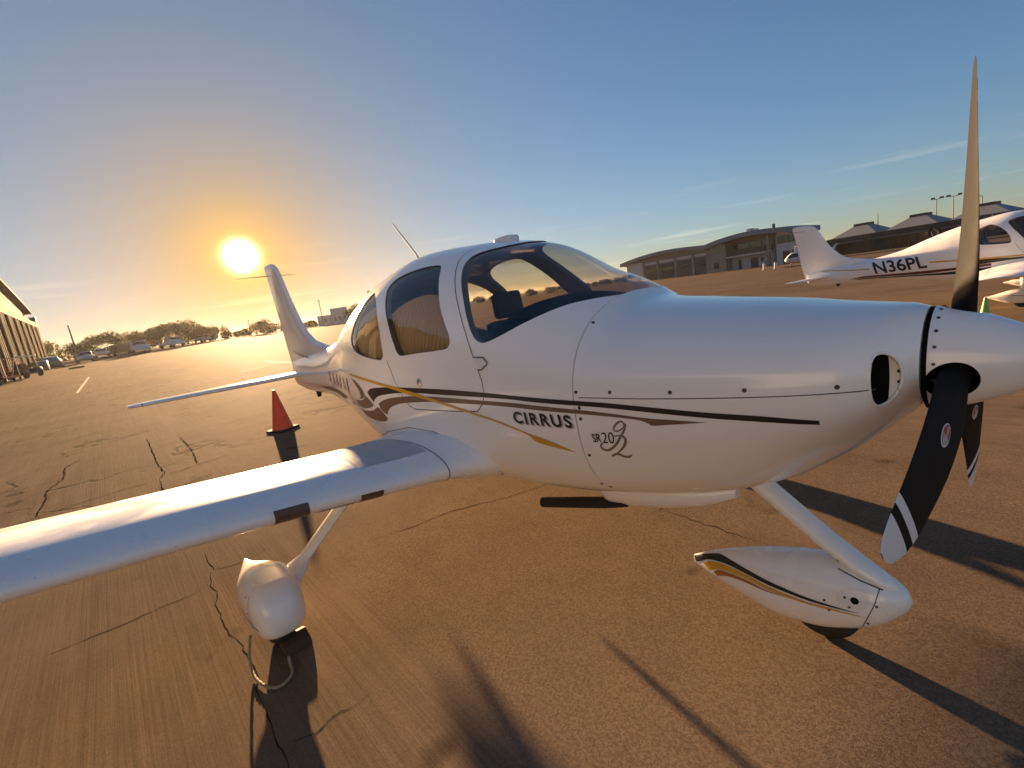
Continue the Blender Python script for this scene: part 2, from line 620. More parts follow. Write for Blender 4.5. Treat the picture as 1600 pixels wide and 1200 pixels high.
    ln.new(mul.outputs[0], b.inputs['Base Color'])
    b.inputs['Roughness'].default_value = 0.9
    b.inputs['Specular IOR Level'].default_value = 0.006
    # relief
    hgt = mth('ADD', mth('MULTIPLY', g, mth('ADD', mth('MULTIPLY', coarse, 0.0042), 0.0010)), mth('MULTIPLY', grooves, mth('SUBTRACT', 0.0032, mth('MULTIPLY', coarse, 0.0028))))
    hgt = mth('SUBTRACT', hgt, mth('MULTIPLY', ck, 0.006))
    bp = nd.new('ShaderNodeBump')
    bp.inputs['Strength'].default_value = 0.75
    bp.inputs['Distance'].default_value = 1.0
    ln.new(hgt, bp.inputs['Height'])
    ln.new(bp.outputs[0], b.inputs['Normal'])
    return mt


M['ground'] = ground_material()
gs = np.concatenate([-np.geomspace(1, 1800, 56)[::-1] , np.linspace(-0.9, 0.9, 5), np.geomspace(1, 1800, 56)])
gx, gy = np.meshgrid(gs - 6, gs + 2, indexing='ij')
gz = H(gx, gy)
n = len(gs)
verts = np.stack([gx.ravel(), gy.ravel(), gz.ravel()], -1)
faces = [(i * n + j, (i + 1) * n + j, (i + 1) * n + j + 1, i * n + j + 1) for i in range(n - 1) for j in range(n - 1)]
ground = pyd('ground', verts, faces, M['ground'], smooth=True)
tag(ground, 'sunlit worn brown airport apron with grooves and cracks', 'ground', kind='structure')

CRACKS = [
    [(-4.43, -1.80), (-4.22, -1.81), (-4.05, -1.80), (-3.98, -1.65), (-4.04, -1.43)],
    [(-4.04, -1.82), (-3.82, -1.86), (-3.69, -1.84), (-3.52, -1.88), (-3.37, -1.87), (-3.20, -1.88), (-2.98, -1.85), (-2.65, -1.84), (-2.45, -1.87), (-2.24, -1.87), (-2.10, -1.88), (-1.9, -1.87), (-1.5, -1.9)],
    [(-3.82, -1.86), (-3.80, -1.97), (-3.82, -2.11), (-3.81, -2.35), (-3.84, -2.7)],
    [(-3.40, -0.90), (-3.37, -0.79), (-3.31, -0.60), (-3.27, -0.27), (-3.13, 0.01), (-3.03, 0.21), (-2.95, 0.47), (-2.97, 0.9)],
    [(-2.08, -1.84), (-2.05, -1.78), (-2.04, -1.73), (-2.06, -1.67), (-2.04, -1.61), (-2.05, -1.5)],
    [(-7.31, -3.00), (-7.89, -2.96), (-8.61, -2.98), (-9.11, -2.85), (-9.97, -2.86), (-10.4, -2.71)],
    [(-9.30, -3.9), (-9.30, -3.49), (-9.20, -3.21), (-9.11, -2.85)],
    [(-7.37, -1.87), (-7.72, -1.79), (-8.51, -1.82), (-9.35, -1.81), (-10.76, -1.79)],
    [(-7.53, -1.81), (-7.60, -1.43), (-7.65, -1.04)],
    [(-7.60, -1.43), (-8.75, -1.36), (-10.25, -1.37)],
    [(-1.93, 0.57), (-1.90, 0.60), (-1.92, 0.74), (-1.9, 1.0)],
    [(-1.91, 0.63), (-1.61, 0.60), (-1.36, 0.58), (-1.17, 0.57)],
    [(-7.37, -1.87), (-7.43, -2.19), (-7.39, -2.66), (-7.27, -3.26)],
    [(-5.6, -1.84), (-6.2, -1.80), (-6.9, -1.88), (-7.37, -1.87)],
    [(-12.5, 0.6), (-12.7, 1.3), (-12.6, 2.2), (-12.8, 3.1)],
    [(-14.5, -1.2), (-14.4, -2.4), (-14.6, -3.6), (-14.4, -5.0)],
]
for ci, line in enumerate(CRACKS):
    rr = random.Random(ci)
    pts = []
    for (x0, y0), (x1, y1) in zip(line[:-1], line[1:]):
        L = math.hypot(x1 - x0, y1 - y0)
        k = max(2, int(L / 0.05))
        for i in range(k):
            t = i / k
            j = 0.012 if 0 < i else 0
            pts.append((x0 + (x1 - x0) * t + rr.uniform(-j, j), y0 + (y1 - y0) * t + rr.uniform(-j, j)))
    pts.append(line[-1])
    v, f = [], []
    wbase = 0.0034 if line[0][0] > -5 else 0.0075
    for i, (x, y) in enumerate(pts):
        a, b = pts[max(i - 1, 0)], pts[min(i + 1, len(pts) - 1)]
        d = Vector((b[0] - a[0], b[1] - a[1]))
        d = d.normalized() if d.length > 0 else Vector((1, 0))
        e = min(i, len(pts) - 1 - i)
        w = wbase * rr.uniform(0.35, 1.25) * min(1, 0.25 + e / 6)
        for sgn in (-1, 1):
            px, py = x - d.y * w * sgn, y + d.x * w * sgn
            v.append((px, py, hz(px, py) + (0.0012 if line[0][0] > -5 else 0.004)))
    f = [(2 * i, 2 * i + 1, 2 * i + 3, 2 * i + 2) for i in range(len(pts) - 1)]
    pyd('crack', v, f, M['crack'], ground)

for (x0, y0, x1, y1, w) in ((-21.5, 1.9, -22.6, 3.6, 0.06), (-21.6, 3.9, -25.0, 3.7, 0.06), (-33, 6.0, -33.4, 8.6, 0.08), (-45, 9.0, -45.6, 12.5, 0.08), (-27, -3.2, -40, -3.0, 0.05)):
    d = Vector((x1 - x0, y1 - y0)).normalized()
    v = []
    N_ = 8
    for i in range(N_ + 1):
        x, y = x0 + (x1 - x0) * i / N_, y0 + (y1 - y0) * i / N_
        for sgn in (-1, 1):
            v.append((x - d.y * w * sgn, y + d.x * w * sgn, hz(x, y) + 0.006))
    pyd('painted_line', v, [(2 * i, 2 * i + 1, 2 * i + 3, 2 * i + 2) for i in range(N_)], M['white_line'], ground)
#--AIRFRAME--
# ------------------------------------------------------------------ lofted bodies
class Body:
    """x, ztop, zbottom, half width, z of widest point, upper and lower exponent"""
    def __init__(s, rows, y0=0.0):
        s.S = np.array(sorted(rows, key=lambda r: r[0]), float)
        s.y0 = y0
        xk = s.S[:, 0]
        h = np.diff(xk)
        s.h = h
        s.m = []
        for c in range(1, 7):
            d = np.diff(s.S[:, c]) / h
            mm = np.zeros(len(xk))
            for i in range(1, len(xk) - 1):
                if d[i - 1] * d[i] > 0:
                    w1, w2 = 2 * h[i] + h[i - 1], h[i] + 2 * h[i - 1]
                    mm[i] = (w1 + w2) / (w1 / d[i - 1] + w2 / d[i])
            mm[0], mm[-1] = d[0], d[-1]
            s.m.append(mm)

    def par(s, x):
        xk = s.S[:, 0]
        x = np.clip(np.asarray(x, float), xk[0], xk[-1])
        i = np.clip(np.searchsorted(xk, x) - 1, 0, len(xk) - 2)
        t = (x - xk[i]) / s.h[i]
        out = []
        for c in range(1, 7):
            y, mm = s.S[:, c], s.m[c - 1]
            out.append((2 * t**3 - 3 * t**2 + 1) * y[i] + (t**3 - 2 * t**2 + t) * s.h[i] * mm[i] + (-2 * t**3 + 3 * t**2) * y[i + 1] + (t**3 - t**2) * s.h[i] * mm[i + 1])
        return out

    def halfw(s, x, z, off=0.0):
        zt, zb, w, zw, nt, nb = s.par(x)
        z = np.asarray(z, float)
        u = z >= zw
        n = np.where(u, nt, nb)
        e = np.clip(np.where(u, (z - zw) / (zt - zw), (zw - z) / (zw - zb)), 0, 1)
        return w * (1 - e ** n) ** (1 / n)

    def F(s, P):
        x, y, z = P[:, 0], P[:, 1] - s.y0, P[:, 2]
        zt, zb, w, zw, nt, nb = s.par(x)
        u = z >= zw
        n = np.where(u, nt, nb)
        e = np.where(u, (z - zw) / (zt - zw), (zw - z) / (zw - zb))
        return (np.abs(y / w) ** n + np.abs(e) ** n) ** (1 / n) - 1

    def normal(s, P):
        P = np.atleast_2d(np.asarray(P, float))
        g = np.zeros_like(P)
        for k in range(3):
            d = np.zeros(3)
            d[k] = 2e-4
            g[:, k] = s.F(P + d) - s.F(P - d)
        L = np.linalg.norm(g, axis=1, keepdims=True)
        return g / np.maximum(L, 1e-12)

    def point(s, x, z, side=-1, off=0.0):
        x = np.atleast_1d(np.asarray(x, float))
        z = np.atleast_1d(np.asarray(z, float))
        P = np.stack([x, s.y0 + side * np.maximum(s.halfw(x, z), 1e-4), z], -1)
        return P + s.normal(P) * off

    def loft(s, xs, nth=96, off=0.0):
        """closed solid between xs[0] and xs[-1]"""
        xs = np.asarray(xs, float)
        th = np.linspace(0, 2 * np.pi, nth, endpoint=False)
        X, T = np.meshgrid(xs, th, indexing='ij')
        zt, zb, w, zw, nt, nb = s.par(X.ravel())
        c, sn = np.cos(T.ravel()), np.sin(T.ravel())
        u = c >= 0
        nn = np.where(u, nt, nb)
        y = s.y0 - (w - off) * np.sign(sn) * np.abs(sn) ** (2 / nn)
        z = zw + np.where(u, zt - off - zw, zw - zb - off) * np.sign(c) * np.abs(c) ** (2 / nn)
        V = np.stack([X.ravel(), y, z], -1)
        f = []
        for i in range(len(xs) - 1):
            for k in range(nth):
                f.append((i * nth + k, i * nth + (k + 1) % nth, (i + 1) * nth + (k + 1) % nth, (i + 1) * nth + k))
        f.append(list(range(nth))[::-1])
        f.append([(len(xs) - 1) * nth + k for k in range(nth)])
        if xs[-1] > xs[0]:
            f = [q[::-1] for q in f]
        return V, f


def crom(pts, n=6, corner=55):
    """closed smooth outline through pts, sharp corners kept"""
    P = [np.array(p, float) for p in pts]
    L = len(P)
    out = []

    def is_corner(i):
        a, b = P[i] - P[i - 1], P[(i + 1) % L] - P[i]
        c = a @ b / (np.linalg.norm(a) * np.linalg.norm(b) + 1e-12)
        return math.degrees(math.acos(max(-1, min(1, c)))) > corner

    cor = [is_corner(i) for i in range(L)]
    for i in range(L):
        p1, p2 = P[i], P[(i + 1) % L]
        m1 = (p2 - p1) if cor[i] else (p2 - P[i - 1]) * 0.5
        m2 = (p2 - p1) if cor[(i + 1) % L] else (P[(i + 2) % L] - p1) * 0.5
        d = np.linalg.norm(p2 - p1)
        l1, l2 = np.linalg.norm(m1), np.linalg.norm(m2)
        if l1 > d: m1 = m1 * d / l1
        if l2 > d: m2 = m2 * d / l2
        for k in range(n):
            t = k / n
            out.append((2 * t**3 - 3 * t**2 + 1) * p1 + (t**3 - 2 * t**2 + t) * m1 + (-2 * t**3 + 3 * t**2) * p2 + (t**3 - t**2) * m2)
    return [tuple(p) for p in out]


def resample(poly, step):
    out = []
    L = len(poly)
    for i in range(L):
        a, b = np.array(poly[i]), np.array(poly[(i + 1) % L])
        k = max(1, int(math.ceil(np.linalg.norm(b - a) / step)))
        for j in range(k):
            out.append(tuple(a + (b - a) * j / k))
    return out


def inside(px, pz, poly):
    c = False
    L = len(poly)
    j = L - 1
    for i in range(L):
        xi, zi = poly[i]
        xj, zj = poly[j]
        if (zi > pz) != (zj > pz) and px < (xj - xi) * (pz - zi) / (zj - zi) + xi:
            c = not c
        j = i
    return c


def tri2d(poly, step):
    poly = resample(poly, step)
    pts = [Vector(p) for p in poly]
    L = len(pts)
    xs = [p[0] for p in poly]
    zs = [p[1] for p in poly]
    x = min(xs)
    while x < max(xs):
        z = min(zs)
        while z < max(zs):
            if inside(x, z, poly):
                if min((x - p[0]) ** 2 + (z - p[1]) ** 2 for p in poly) > (0.4 * step) ** 2:
                    pts.append(Vector((x, z)))
            z += step
        x += step
    v, e, f, _, _, _ = delaunay_2d_cdt(pts, [(i, (i + 1) % L) for i in range(L)], [], 1, 1e-6)
    return [(p.x, p.y) for p in v], [list(q) for q in f]


def decal(name, body, poly, mat, parent, side=-1, off=0.0016, step=0.03, smooth_outline=True):
    if smooth_outline:
        poly = crom(poly)
    v, f = tri2d(poly, step)
    P = body.point([p[0] for p in v], [p[1] for p in v], side, off)
    o = pyd(name, P, f, mat, parent, True)
    N = body.normal(P)
    # outward winding
    me = o.data
    if len(me.polygons) and sum(np.dot(np.array(p.normal), N[p.vertices[0]]) for p in me.polygons) < 0:
        me.flip_normals()
    me.normals_split_custom_set_from_vertices([tuple(q) for q in N])
    return o


def ribbon(P, N, w, name, mat, parent):
    P, N = np.asarray(P), np.asarray(N)
    T = np.gradient(P, axis=0)
    B = np.cross(N, T)
    B /= np.linalg.norm(B, axis=1, keepdims=True) + 1e-12
    v = []
    for p, b in zip(P, B):
        v += [p - b * w / 2, p + b * w / 2]
    f = [(2 * i, 2 * i + 1, 2 * i + 3, 2 * i + 2) for i in range(len(P) - 1)]
    return pyd(name, v, f, mat, parent, True)


def seam(name, body, line, w, mat, parent, side=-1, off=0.0012, step=0.02):
    pts = []
    for a, b in zip(line[:-1], line[1:]):
        k = max(1, int(math.dist(a, b) / step))
        pts += [(a[0] + (b[0] - a[0]) * i / k, a[1] + (b[1] - a[1]) * i / k) for i in range(k)]
    pts.append(line[-1])
    P = body.point([p[0] for p in pts], [p[1] for p in pts], side, off)
    return ribbon(P, body.normal(P), w, name, mat, parent)


def dots(name, body, pts, r, mat, parent, side=-1, lift=0.0):
    for x, z in pts:
        P = body.point(x, z, side)[0]
        N = Vector(body.normal([P])[0])
        mb = MB()
        mb.lathe([(-0.002, r), (0.0012 + lift, r), (0.002 + lift, r * 0.8), (0.0014 + lift, r * 0.35)], P, N, 12)
        mb.build(name, mat, parent, True)


def boolean(o, cutter, op='DIFFERENCE'):
    md = o.modifiers.new('b', 'BOOLEAN')
    md.object = cutter
    md.operation = op
    md.solver = 'EXACT'
    dg = bpy.context.evaluated_depsgraph_get()
    me = bpy.data.meshes.new_from_object(o.evaluated_get(dg))
    o.modifiers.remove(md)
    o.data = me
    return o


def drop(*obs):
    for o in obs:
        bpy.data.objects.remove(o, do_unlink=True)


def body_normals(me, body, tol=0.02):
    """smooth analytic normals on the outer skin, flat elsewhere"""
    nv = len(me.vertices)
    co = np.empty(nv * 3)
    me.vertices.foreach_get('co', co)
    co = co.reshape(-1, 3)
    G = body.normal(co)
    on = np.abs(body.F(co)) < tol
    nl = len(me.loops)
    lv = np.empty(nl, int)
    me.loops.foreach_get('vertex_index', lv)
    out = np.empty((nl, 3))
    me.polygons.foreach_set('use_smooth', [True] * len(me.polygons))
    for p in me.polygons:
        n_ = np.array(p.normal)
        for li in p.loop_indices:
            vi = lv[li]
            out[li] = G[vi] if on[vi] and G[vi] @ n_ > 0.8 else n_
    me.normals_split_custom_set(out.tolist())


def text_mesh(s, bold=0.0, shear=0.0, spacing=1.0):
    cu = bpy.data.curves.new('lettering', 'FONT')
    cu.body = s
    cu.size = 1.0
    cu.offset = bold
    cu.shear = shear
    cu.space_character = spacing
    cu.resolution_u = 4
    o = bpy.data.objects.new('lettering', cu)
    COL.objects.link(o)
    dg = bpy.context.evaluated_depsgraph_get()
    me = bpy.data.meshes.new_from_object(o.evaluated_get(dg))
    bm = bmesh.new()
    bm.from_mesh(me)
    bmesh.ops.triangulate(bm, faces=bm.faces[:])
    for _ in range(4):
        es = [e for e in bm.edges if e.calc_length() > 0.16]
        if not es:
            break
        bmesh.ops.subdivide_edges(bm, edges=es, cuts=1)
        bmesh.ops.triangulate(bm, faces=bm.faces[:])
    bm.to_mesh(me)
    bm.free()
    v = np.array([q.co[:2] for q in me.vertices])
    f = [list(p.vertices) for p in me.polygons]
    bpy.data.objects.remove(o, do_unlink=True)
    v = (v - v.min(0)) / (v.max(0) - v.min(0))
    return v, f


def body_text(name, body, s, quad, mat, parent, side=-1, off=0.0024, bold=0.0, shift=(0, 0), **k):
    """quad: top left, top right, bottom right, bottom left in (x, z)"""
    v, f = text_mesh(s, bold, **k)
    tl, tr, br, bl = [np.array(q) + np.array(shift) for q in quad]
    u, w = v[:, :1], v[:, 1:]
    XZ = bl * (1 - u) * (1 - w) + br * u * (1 - w) + tl * (1 - u) * w + tr * u * w
    P = body.point(XZ[:, 0], XZ[:, 1], side, off)
    return pyd(name, P, f, mat, parent)


# ------------------------------------------------------------------ the airplane
FUS = Body([
    (-0.400, 1.392, 1.075, 0.188, 1.22, 2.0, 2.0), (-0.450, 1.405, 1.023, 0.272, 1.21, 2.1, 2.05), (-0.500, 1.410, 0.970, 0.330, 1.20, 2.2, 2.1),
    (-0.600, 1.420, 0.881, 0.400, 1.19, 2.3, 2.1), (-0.850, 1.454, 0.718, 0.480, 1.17, 2.4, 2.2), (-1.150, 1.486, 0.613, 0.534, 1.15, 2.4, 2.3),
    (-1.380, 1.515, 0.568, 0.565, 1.135, 2.3, 2.4), (-1.600, 1.645, 0.535, 0.598, 1.122, 2.2, 2.45), (-1.750, 1.715, 0.517, 0.613, 1.12, 2.1, 2.5),
    (-2.100, 1.900, 0.488, 0.636, 1.12, 2.1, 2.6), (-2.600, 1.977, 0.468, 0.649, 1.12, 2.2, 2.7), (-3.100, 2.006, 0.451, 0.652, 1.12, 2.3, 2.7),
    (-3.600, 1.941, 0.458, 0.621, 1.12, 2.3, 2.6), (-4.100, 1.825, 0.507, 0.536, 1.11, 2.2, 2.4), (-4.600, 1.661, 0.592, 0.421, 1.09, 2.1, 2.3),
    (-5.200, 1.440, 0.680, 0.306, 1.06, 2.0, 2.2), (-5.900, 1.313, 0.745, 0.209, 1.02, 2.0, 2.1), (-6.800, 1.220, 0.740, 0.110, 0.98, 2.0, 2.0),
    (-7.350, 1.150, 0.790, 0.050, 0.96, 2.0, 2.0)])
NOSEF = Body([(-0.425, 0.331, 0.318, 0.008, 0.324, 2, 2), (-0.434, 0.352, 0.292, 0.031, 0.325, 2, 2), (-0.450, 0.371, 0.270, 0.049, 0.326, 2, 2), (-0.515, 0.404, 0.202, 0.093, 0.313, 2.1, 2.1),
              (-0.611, 0.424, 0.148, 0.117, 0.302, 2.2, 2.2), (-0.727, 0.421, 0.110, 0.127, 0.282, 2.2, 2.3), (-0.852, 0.394, 0.097, 0.122, 0.258, 2.2, 2.3),
              (-0.998, 0.350, 0.115, 0.093, 0.235, 2.1, 2.2), (-1.143, 0.292, 0.145, 0.055, 0.213, 2, 2.1), (-1.269, 0.225, 0.178, 0.012, 0.202, 2, 2)], -0.064)
MAINROWS = [(-2.517, 0.267, 0.232, 0.029, 0.249, 2, 2), (-2.547, 0.344, 0.160, 0.088, 0.252, 2.5, 2.7), (-2.648, 0.404, 0.117, 0.124, 0.268, 3.0, 3.2),
            (-2.808, 0.413, 0.094, 0.135, 0.265, 3.1, 3.6), (-2.958, 0.385, 0.099, 0.126, 0.242, 2.5, 2.9), (-3.139, 0.330, 0.146, 0.090, 0.228, 2.1, 2.2),
            (-3.289, 0.281, 0.207, 0.045, 0.239, 2, 2), (-3.389, 0.264, 0.234, 0.012, 0.249, 2, 2)]

DOORWIN = [(-3.157, 1.742), (-3.099, 1.646), (-3.022, 1.542), (-2.946, 1.433), (-2.895, 1.366), (-2.850, 1.350), (-2.664, 1.363), (-2.406, 1.379), (-2.337, 1.389), (-2.313, 1.418), (-2.326, 1.456), (-2.394, 1.543), (-2.456, 1.624), (-2.512, 1.707), (-2.602, 1.831), (-2.640, 1.862), (-2.709, 1.873), (-2.811, 1.878), (-2.930, 1.872), (-3.061, 1.856), (-3.150, 1.825), (-3.175, 1.782)]
REARWIN = [(-3.420, 1.775), (-3.315, 1.716), (-3.215, 1.615), (-3.145, 1.509), (-3.098, 1.365), (-3.125, 1.326), (-3.191, 1.322), (-3.365, 1.332), (-3.544, 1.353), (-3.658, 1.378), (-3.747, 1.422), (-3.787, 1.467), (-3.775, 1.520), (-3.730, 1.610), (-3.650, 1.705), (-3.540, 1.768), (-3.47, 1.785)]
WSHIELD = [(-2.137, 1.908), (-2.184, 1.907), (-2.259, 1.902), (-2.355, 1.894), (-2.398, 1.879), (-2.405, 1.846), (-2.376, 1.792), (-2.319, 1.714), (-2.259, 1.638), (-2.191, 1.538), (-2.138, 1.467), (-2.097, 1.427), (-2.042, 1.408), (-1.982, 1.418), (-1.900, 1.445), (-1.795, 1.487), (-1.705, 1.519), (-1.615, 1.544), (-1.537, 1.553), (-1.484, 1.552), (-1.456, 1.546), (-1.435, 1.542)]


def prism_cutter(poly, y0=-1.2, y1=1.2):
    mb = MB()
    mb.prism(poly, 'y', y0, y1)
    o = mb.build('cutter', M['seal'])
    bm = bmesh.new()
    bm.from_mesh(o.data)
    bmesh.ops.recalc_face_normals(bm, faces=bm.faces[:])
    bm.to_mesh(o.data)
    bm.free()
    return o


def setmi(o, i, n):
    o.data.materials.clear()
    for q in n:
        o.data.materials.append(q)
    o.data.polygons.foreach_set('material_index', [i] * len(o.data.polygons))


def wing_sec(y):
    """leading edge x, z, chord, thickness ratio at span |y|"""
    Y = [0.40, 0.56, 0.64, 0.72, 0.82, 1.0, 1.5, 2.0, 2.6, 5.1, 5.32, 5.42, 5.46]
    LX = [-2.10, -2.15, -2.185, -2.215, -2.235, -2.26, -2.325, -2.355, -2.365, -2.42, -2.45, -2.52, -2.62]
    TX = [-3.78, -3.74, -3.70, -3.66, -3.63, -3.60, -3.56, -3.54, -3.51, -3.26, -3.24, -3.20, -3.10]
    TH = [0.215, 0.190, 0.175, 0.163, 0.155, 0.15, 0.15, 0.15, 0.15, 0.14, 0.12, 0.085, 0.03]
    lx, tx, th = np.interp(y, Y, LX), np.interp(y, Y, TX), np.interp(y, Y, TH)
    return lx, 0.722 + 0.10 * (min(y, 2.7) - 0.6) + 0.012 * max(0, y - 2.7), lx - tx, th


def wing_pt(y, s, side=-1, off=0.0):
    """s from -1 (trailing edge, underside) over 0 (leading edge) to 1 (trailing edge, top)"""
    lx, lz, c, th = wing_sec(abs(y))
    q = s * s
    yt = 5 * th * (0.2969 * math.sqrt(q) - 0.126 * q - 0.3516 * q**2 + 0.2843 * q**3 - 0.1036 * q**4)
    cm = 0.022 * (2 * 0.4 * q - q * q) / 0.16 if q < 0.4 else 0.022 * ((1 - 0.8) + 0.8 * q - q * q) / 0.36
    z = cm + (yt if s > 0 else -yt)
    inc = math.radians(3.2)
    X = lx - c * (q * math.cos(inc) + z * math.sin(inc) * -1)
    Z = lz + c * (z * math.cos(inc) - q * math.sin(inc))
    return np.array([X, side * abs(y), Z + (off if s > 0 else -off)])


def wing_normal(y, s, side):
    e = 1e-3
    a = wing_pt(y, min(s + e, 1), side) - wing_pt(y, max(s - e, -1), side)
    b = wing_pt(y + e, s, side) - wing_pt(y - e, s, side)
    n_ = np.cross(a, b) * (1 if side > 0 else -1)
    n_ /= np.linalg.norm(n_)
    return -n_ if n_[2] * (1 if s > 0.25 else (-1 if s < -0.25 else 0)) < 0 or (abs(s) <= 0.25 and n_[0] < 0) else n_


def wing_patch(name, y0, y1, s0, s1, mat, parent, side=-1, off=0.0018, ny=8, ns=10, skew=0.0):
    v = []
    for i in range(ny + 1):
        for j in range(ns + 1):
            s = s0 + (s1 - s0) * j / ns
            y = y0 + (y1 - y0) * i / ny + skew * j / ns
            v.append(wing_pt(y, s, side) + wing_normal(y, s, side) * off)
    f = [(i * (ns + 1) + j, (i + 1) * (ns + 1) + j, (i + 1) * (ns + 1) + j + 1, i * (ns + 1) + j + 1) for i in range(ny) for j in range(ns)]
    return pyd(name, v, f, mat, parent, True)


def foil_loft(name, secs, mat, parent, ns=20, sharp=None):
    """secs: list of (origin, chord vector, thickness vector); symmetric foil, closed"""
    ss = [-1 + 2 * k / (2 * ns) for k in range(2 * ns + 1)]
    v, f = [], []
    R_ = len(ss)
    for o, c, t in secs:
        o, c, t = np.array(o), np.array(c), np.array(t)
        for s in ss:
            q = s * s
            yt = 5 * (0.2969 * abs(s) - 0.126 * q - 0.3516 * q**2 + 0.2843 * q**3 - 0.1036 * q**4)
            v.append(o + c * q + t * (yt if s > 0 else -yt))
    for i in range(len(secs) - 1):
        for k in range(R_ - 1):
            f.append((i * R_ + k, i * R_ + k + 1, (i + 1) * R_ + k + 1, (i + 1) * R_ + k))
    f.append([k for k in range(R_)])
    f.append([(len(secs) - 1) * R_ + k for k in range(R_)][::-1])
    o = pyd(name, v, f, mat, parent, True, None, 40)
    bm = bmesh.new()
    bm.from_mesh(o.data)
    bmesh.ops.recalc_face_normals(bm, faces=bm.faces[:])
    bm.to_mesh(o.data)
    bm.free()
    return o


airplane = empty('airplane')
tag(airplane, 'white low-wing airplane in the foreground with gold stripe and black three-blade propeller', 'airplane', 'white low-wing airplanes on the apron')

# --- fuselage shell with real window openings
cut_ws = prism_cutter([(-1.40, 1.60), (-1.40, 2.3), (-2.125, 2.3)] + crom(WSHIELD, 3)[:-3] + [WSHIELD[-1]])
cut_dw = prism_cutter(crom(DOORWIN, 4))
cut_rw = prism_cutter(crom(REARWIN, 4))
slots = [M['paint'], M['lining'], M['greige']]
xs = np.concatenate([np.linspace(-1.482, -4.4, 90), np.linspace(-4.46, -7.35, 42)])
V, F = FUS.loft(xs, 112)
fus = pyd('fuselage', V, F, slots, airplane)
setmi(fus, 0, slots)
V, F = FUS.loft(np.linspace(-1.53, -4.25, 40), 64, 0.035)
cav = pyd('cavity', V, F, slots)
setmi(cav, 1, slots)
for o in (fus, cav):
    bm = bmesh.new()
    bm.from_mesh(o.data)
    bmesh.ops.recalc_face_normals(bm, faces=bm.faces[:])
    bm.to_mesh(o.data)
    bm.free()
for c in (cut_ws, cut_dw, cut_rw):
    setmi(c, 2, slots)
boolean(fus, cav)
for c in (cut_ws, cut_dw, cut_rw):
    boolean(fus, c)
body_normals(fus.data, FUS)

# --- panes: the skin of the loft inside each opening, set 6 mm deep
V, F = FUS.loft(np.linspace(-1.36, -4.3, 100), 128, 0.006)
skin = pyd('skin', V, F, M['glass'])
bm = bmesh.new()
bm.from_mesh(skin.data)
bmesh.ops.recalc_face_normals(bm, faces=bm.faces[:])
bm.to_mesh(skin.data)
bm.free()
base_me = skin.data


INN = Body([(r[0], r[1] - 0.006, r[2] + 0.006, r[3] - 0.006, r[4], r[5], r[6]) for r in FUS.S])


def make_pane(name, cutter, mat, side):
    o = pyd(name, [(0, 0, 0)], [], mat, airplane)
    o.data = base_me.copy()
    boolean(o, cutter, 'INTERSECT')
    bm = bmesh.new()
    bm.from_mesh(o.data)
    kill = []
    for f in bm.faces:
        P = np.array([v.co[:] for v in f.verts])
        n_ = np.array(f.normal)
        g = INN.normal(P.mean(0))[0]
        c = f.calc_center_median()
        bad = np.abs(INN.F(P)).max() > 0.02 or g @ n_ < 0.7 or (side and c.y * side < 0) or c.z < 1.25
        if bad:
            kill.append(f)
    bmesh.ops.delete(bm, geom=kill, context='FACES')
    bm.to_mesh(o.data)
    bm.free()
    o.data.materials.clear()
    o.data.materials.append(mat)
    body_normals(o.data, INN)
    return o


make_pane('windshield', cut_ws, M['glass'], 0)
for sd in (-1, 1):
    make_pane('door_window', cut_dw, M['tint'], sd)
    make_pane('rear_window', cut_rw, M['tint'], sd)
drop(cut_ws, cut_dw, cut_rw, cav, skin)

# --- cowling with the two cooling inlets
V, F = FUS.loft(np.concatenate([np.linspace(-0.400, -0.60, 34), np.linspace(-0.62, -1.476, 46)]), 112)
cslots = [M['paint'], M['void']]
cowl = pyd('cowling', V, F, cslots, airplane)
for sd in (-1, 1):
    mb = MB()
    # tapered oval duct running aft
    rings = []
    nn = 40
    v = []
    for x, ry, rz in ((-0.30, 0.044, 0.084), (-0.462, 0.044, 0.084), (-0.80, 0.040, 0.075)):
        for k in range(nn):
            a = 2 * math.pi * k / nn
            v.append((x, sd * 0.279 + ry * math.cos(a), 1.206 + rz * math.sin(a)))
    f = [(i * nn + k, i * nn + (k + 1) % nn, (i + 1) * nn + (k + 1) % nn, (i + 1) * nn + k) for i in range(2) for k in range(nn)]
    f += [list(range(nn))[::-1], [2 * nn + k for k in range(nn)]]
    mb.add(v, f)
    c = mb.build('duct', cslots)
    c.data.polygons.foreach_set('material_index', [0] * nn + [1] * nn + [0, 1])
    for o in (cowl, c):
        bm = bmesh.new()
        bm.from_mesh(o.data)
        bmesh.ops.recalc_face_normals(bm, faces=bm.faces[:])
        bm.to_mesh(o.data)
        bm.free()
    boolean(cowl, c)
    drop(c)
    # rolled lip following the cut
    P = []
    for k in range(72):
        a = 2 * math.pi * k / 72
        y, z = sd * 0.279 + 0.044 * math.cos(a), 1.206 + 0.084 * math.sin(a)
        lo, hi = -0.75, -0.36
        for _ in range(30):
            mid = (lo + hi) / 2
            if FUS.F(np.array([[mid, y, z]]))[0] < 0 and mid < -0.40:
                lo = mid
            else:
                hi = mid
        P.append((lo - 0.004, y, z))
    mb = MB()
    mb.tube(P + [P[0]], 0.0055, 12, False)
    mb.build('inlet_lip', M['paint'], airplane, True)
    for zz in (1.226, 1.192):
        mb = MB()
        mb.lathe([(0, 0.006), (0.003, 0.006), (0.003, 0.002)], (-0.437, sd * 0.2365, zz), (0, sd, 0), 10)
        mb.build('screw', M['screw'], airplane, True)
body_normals(cowl.data, FUS)

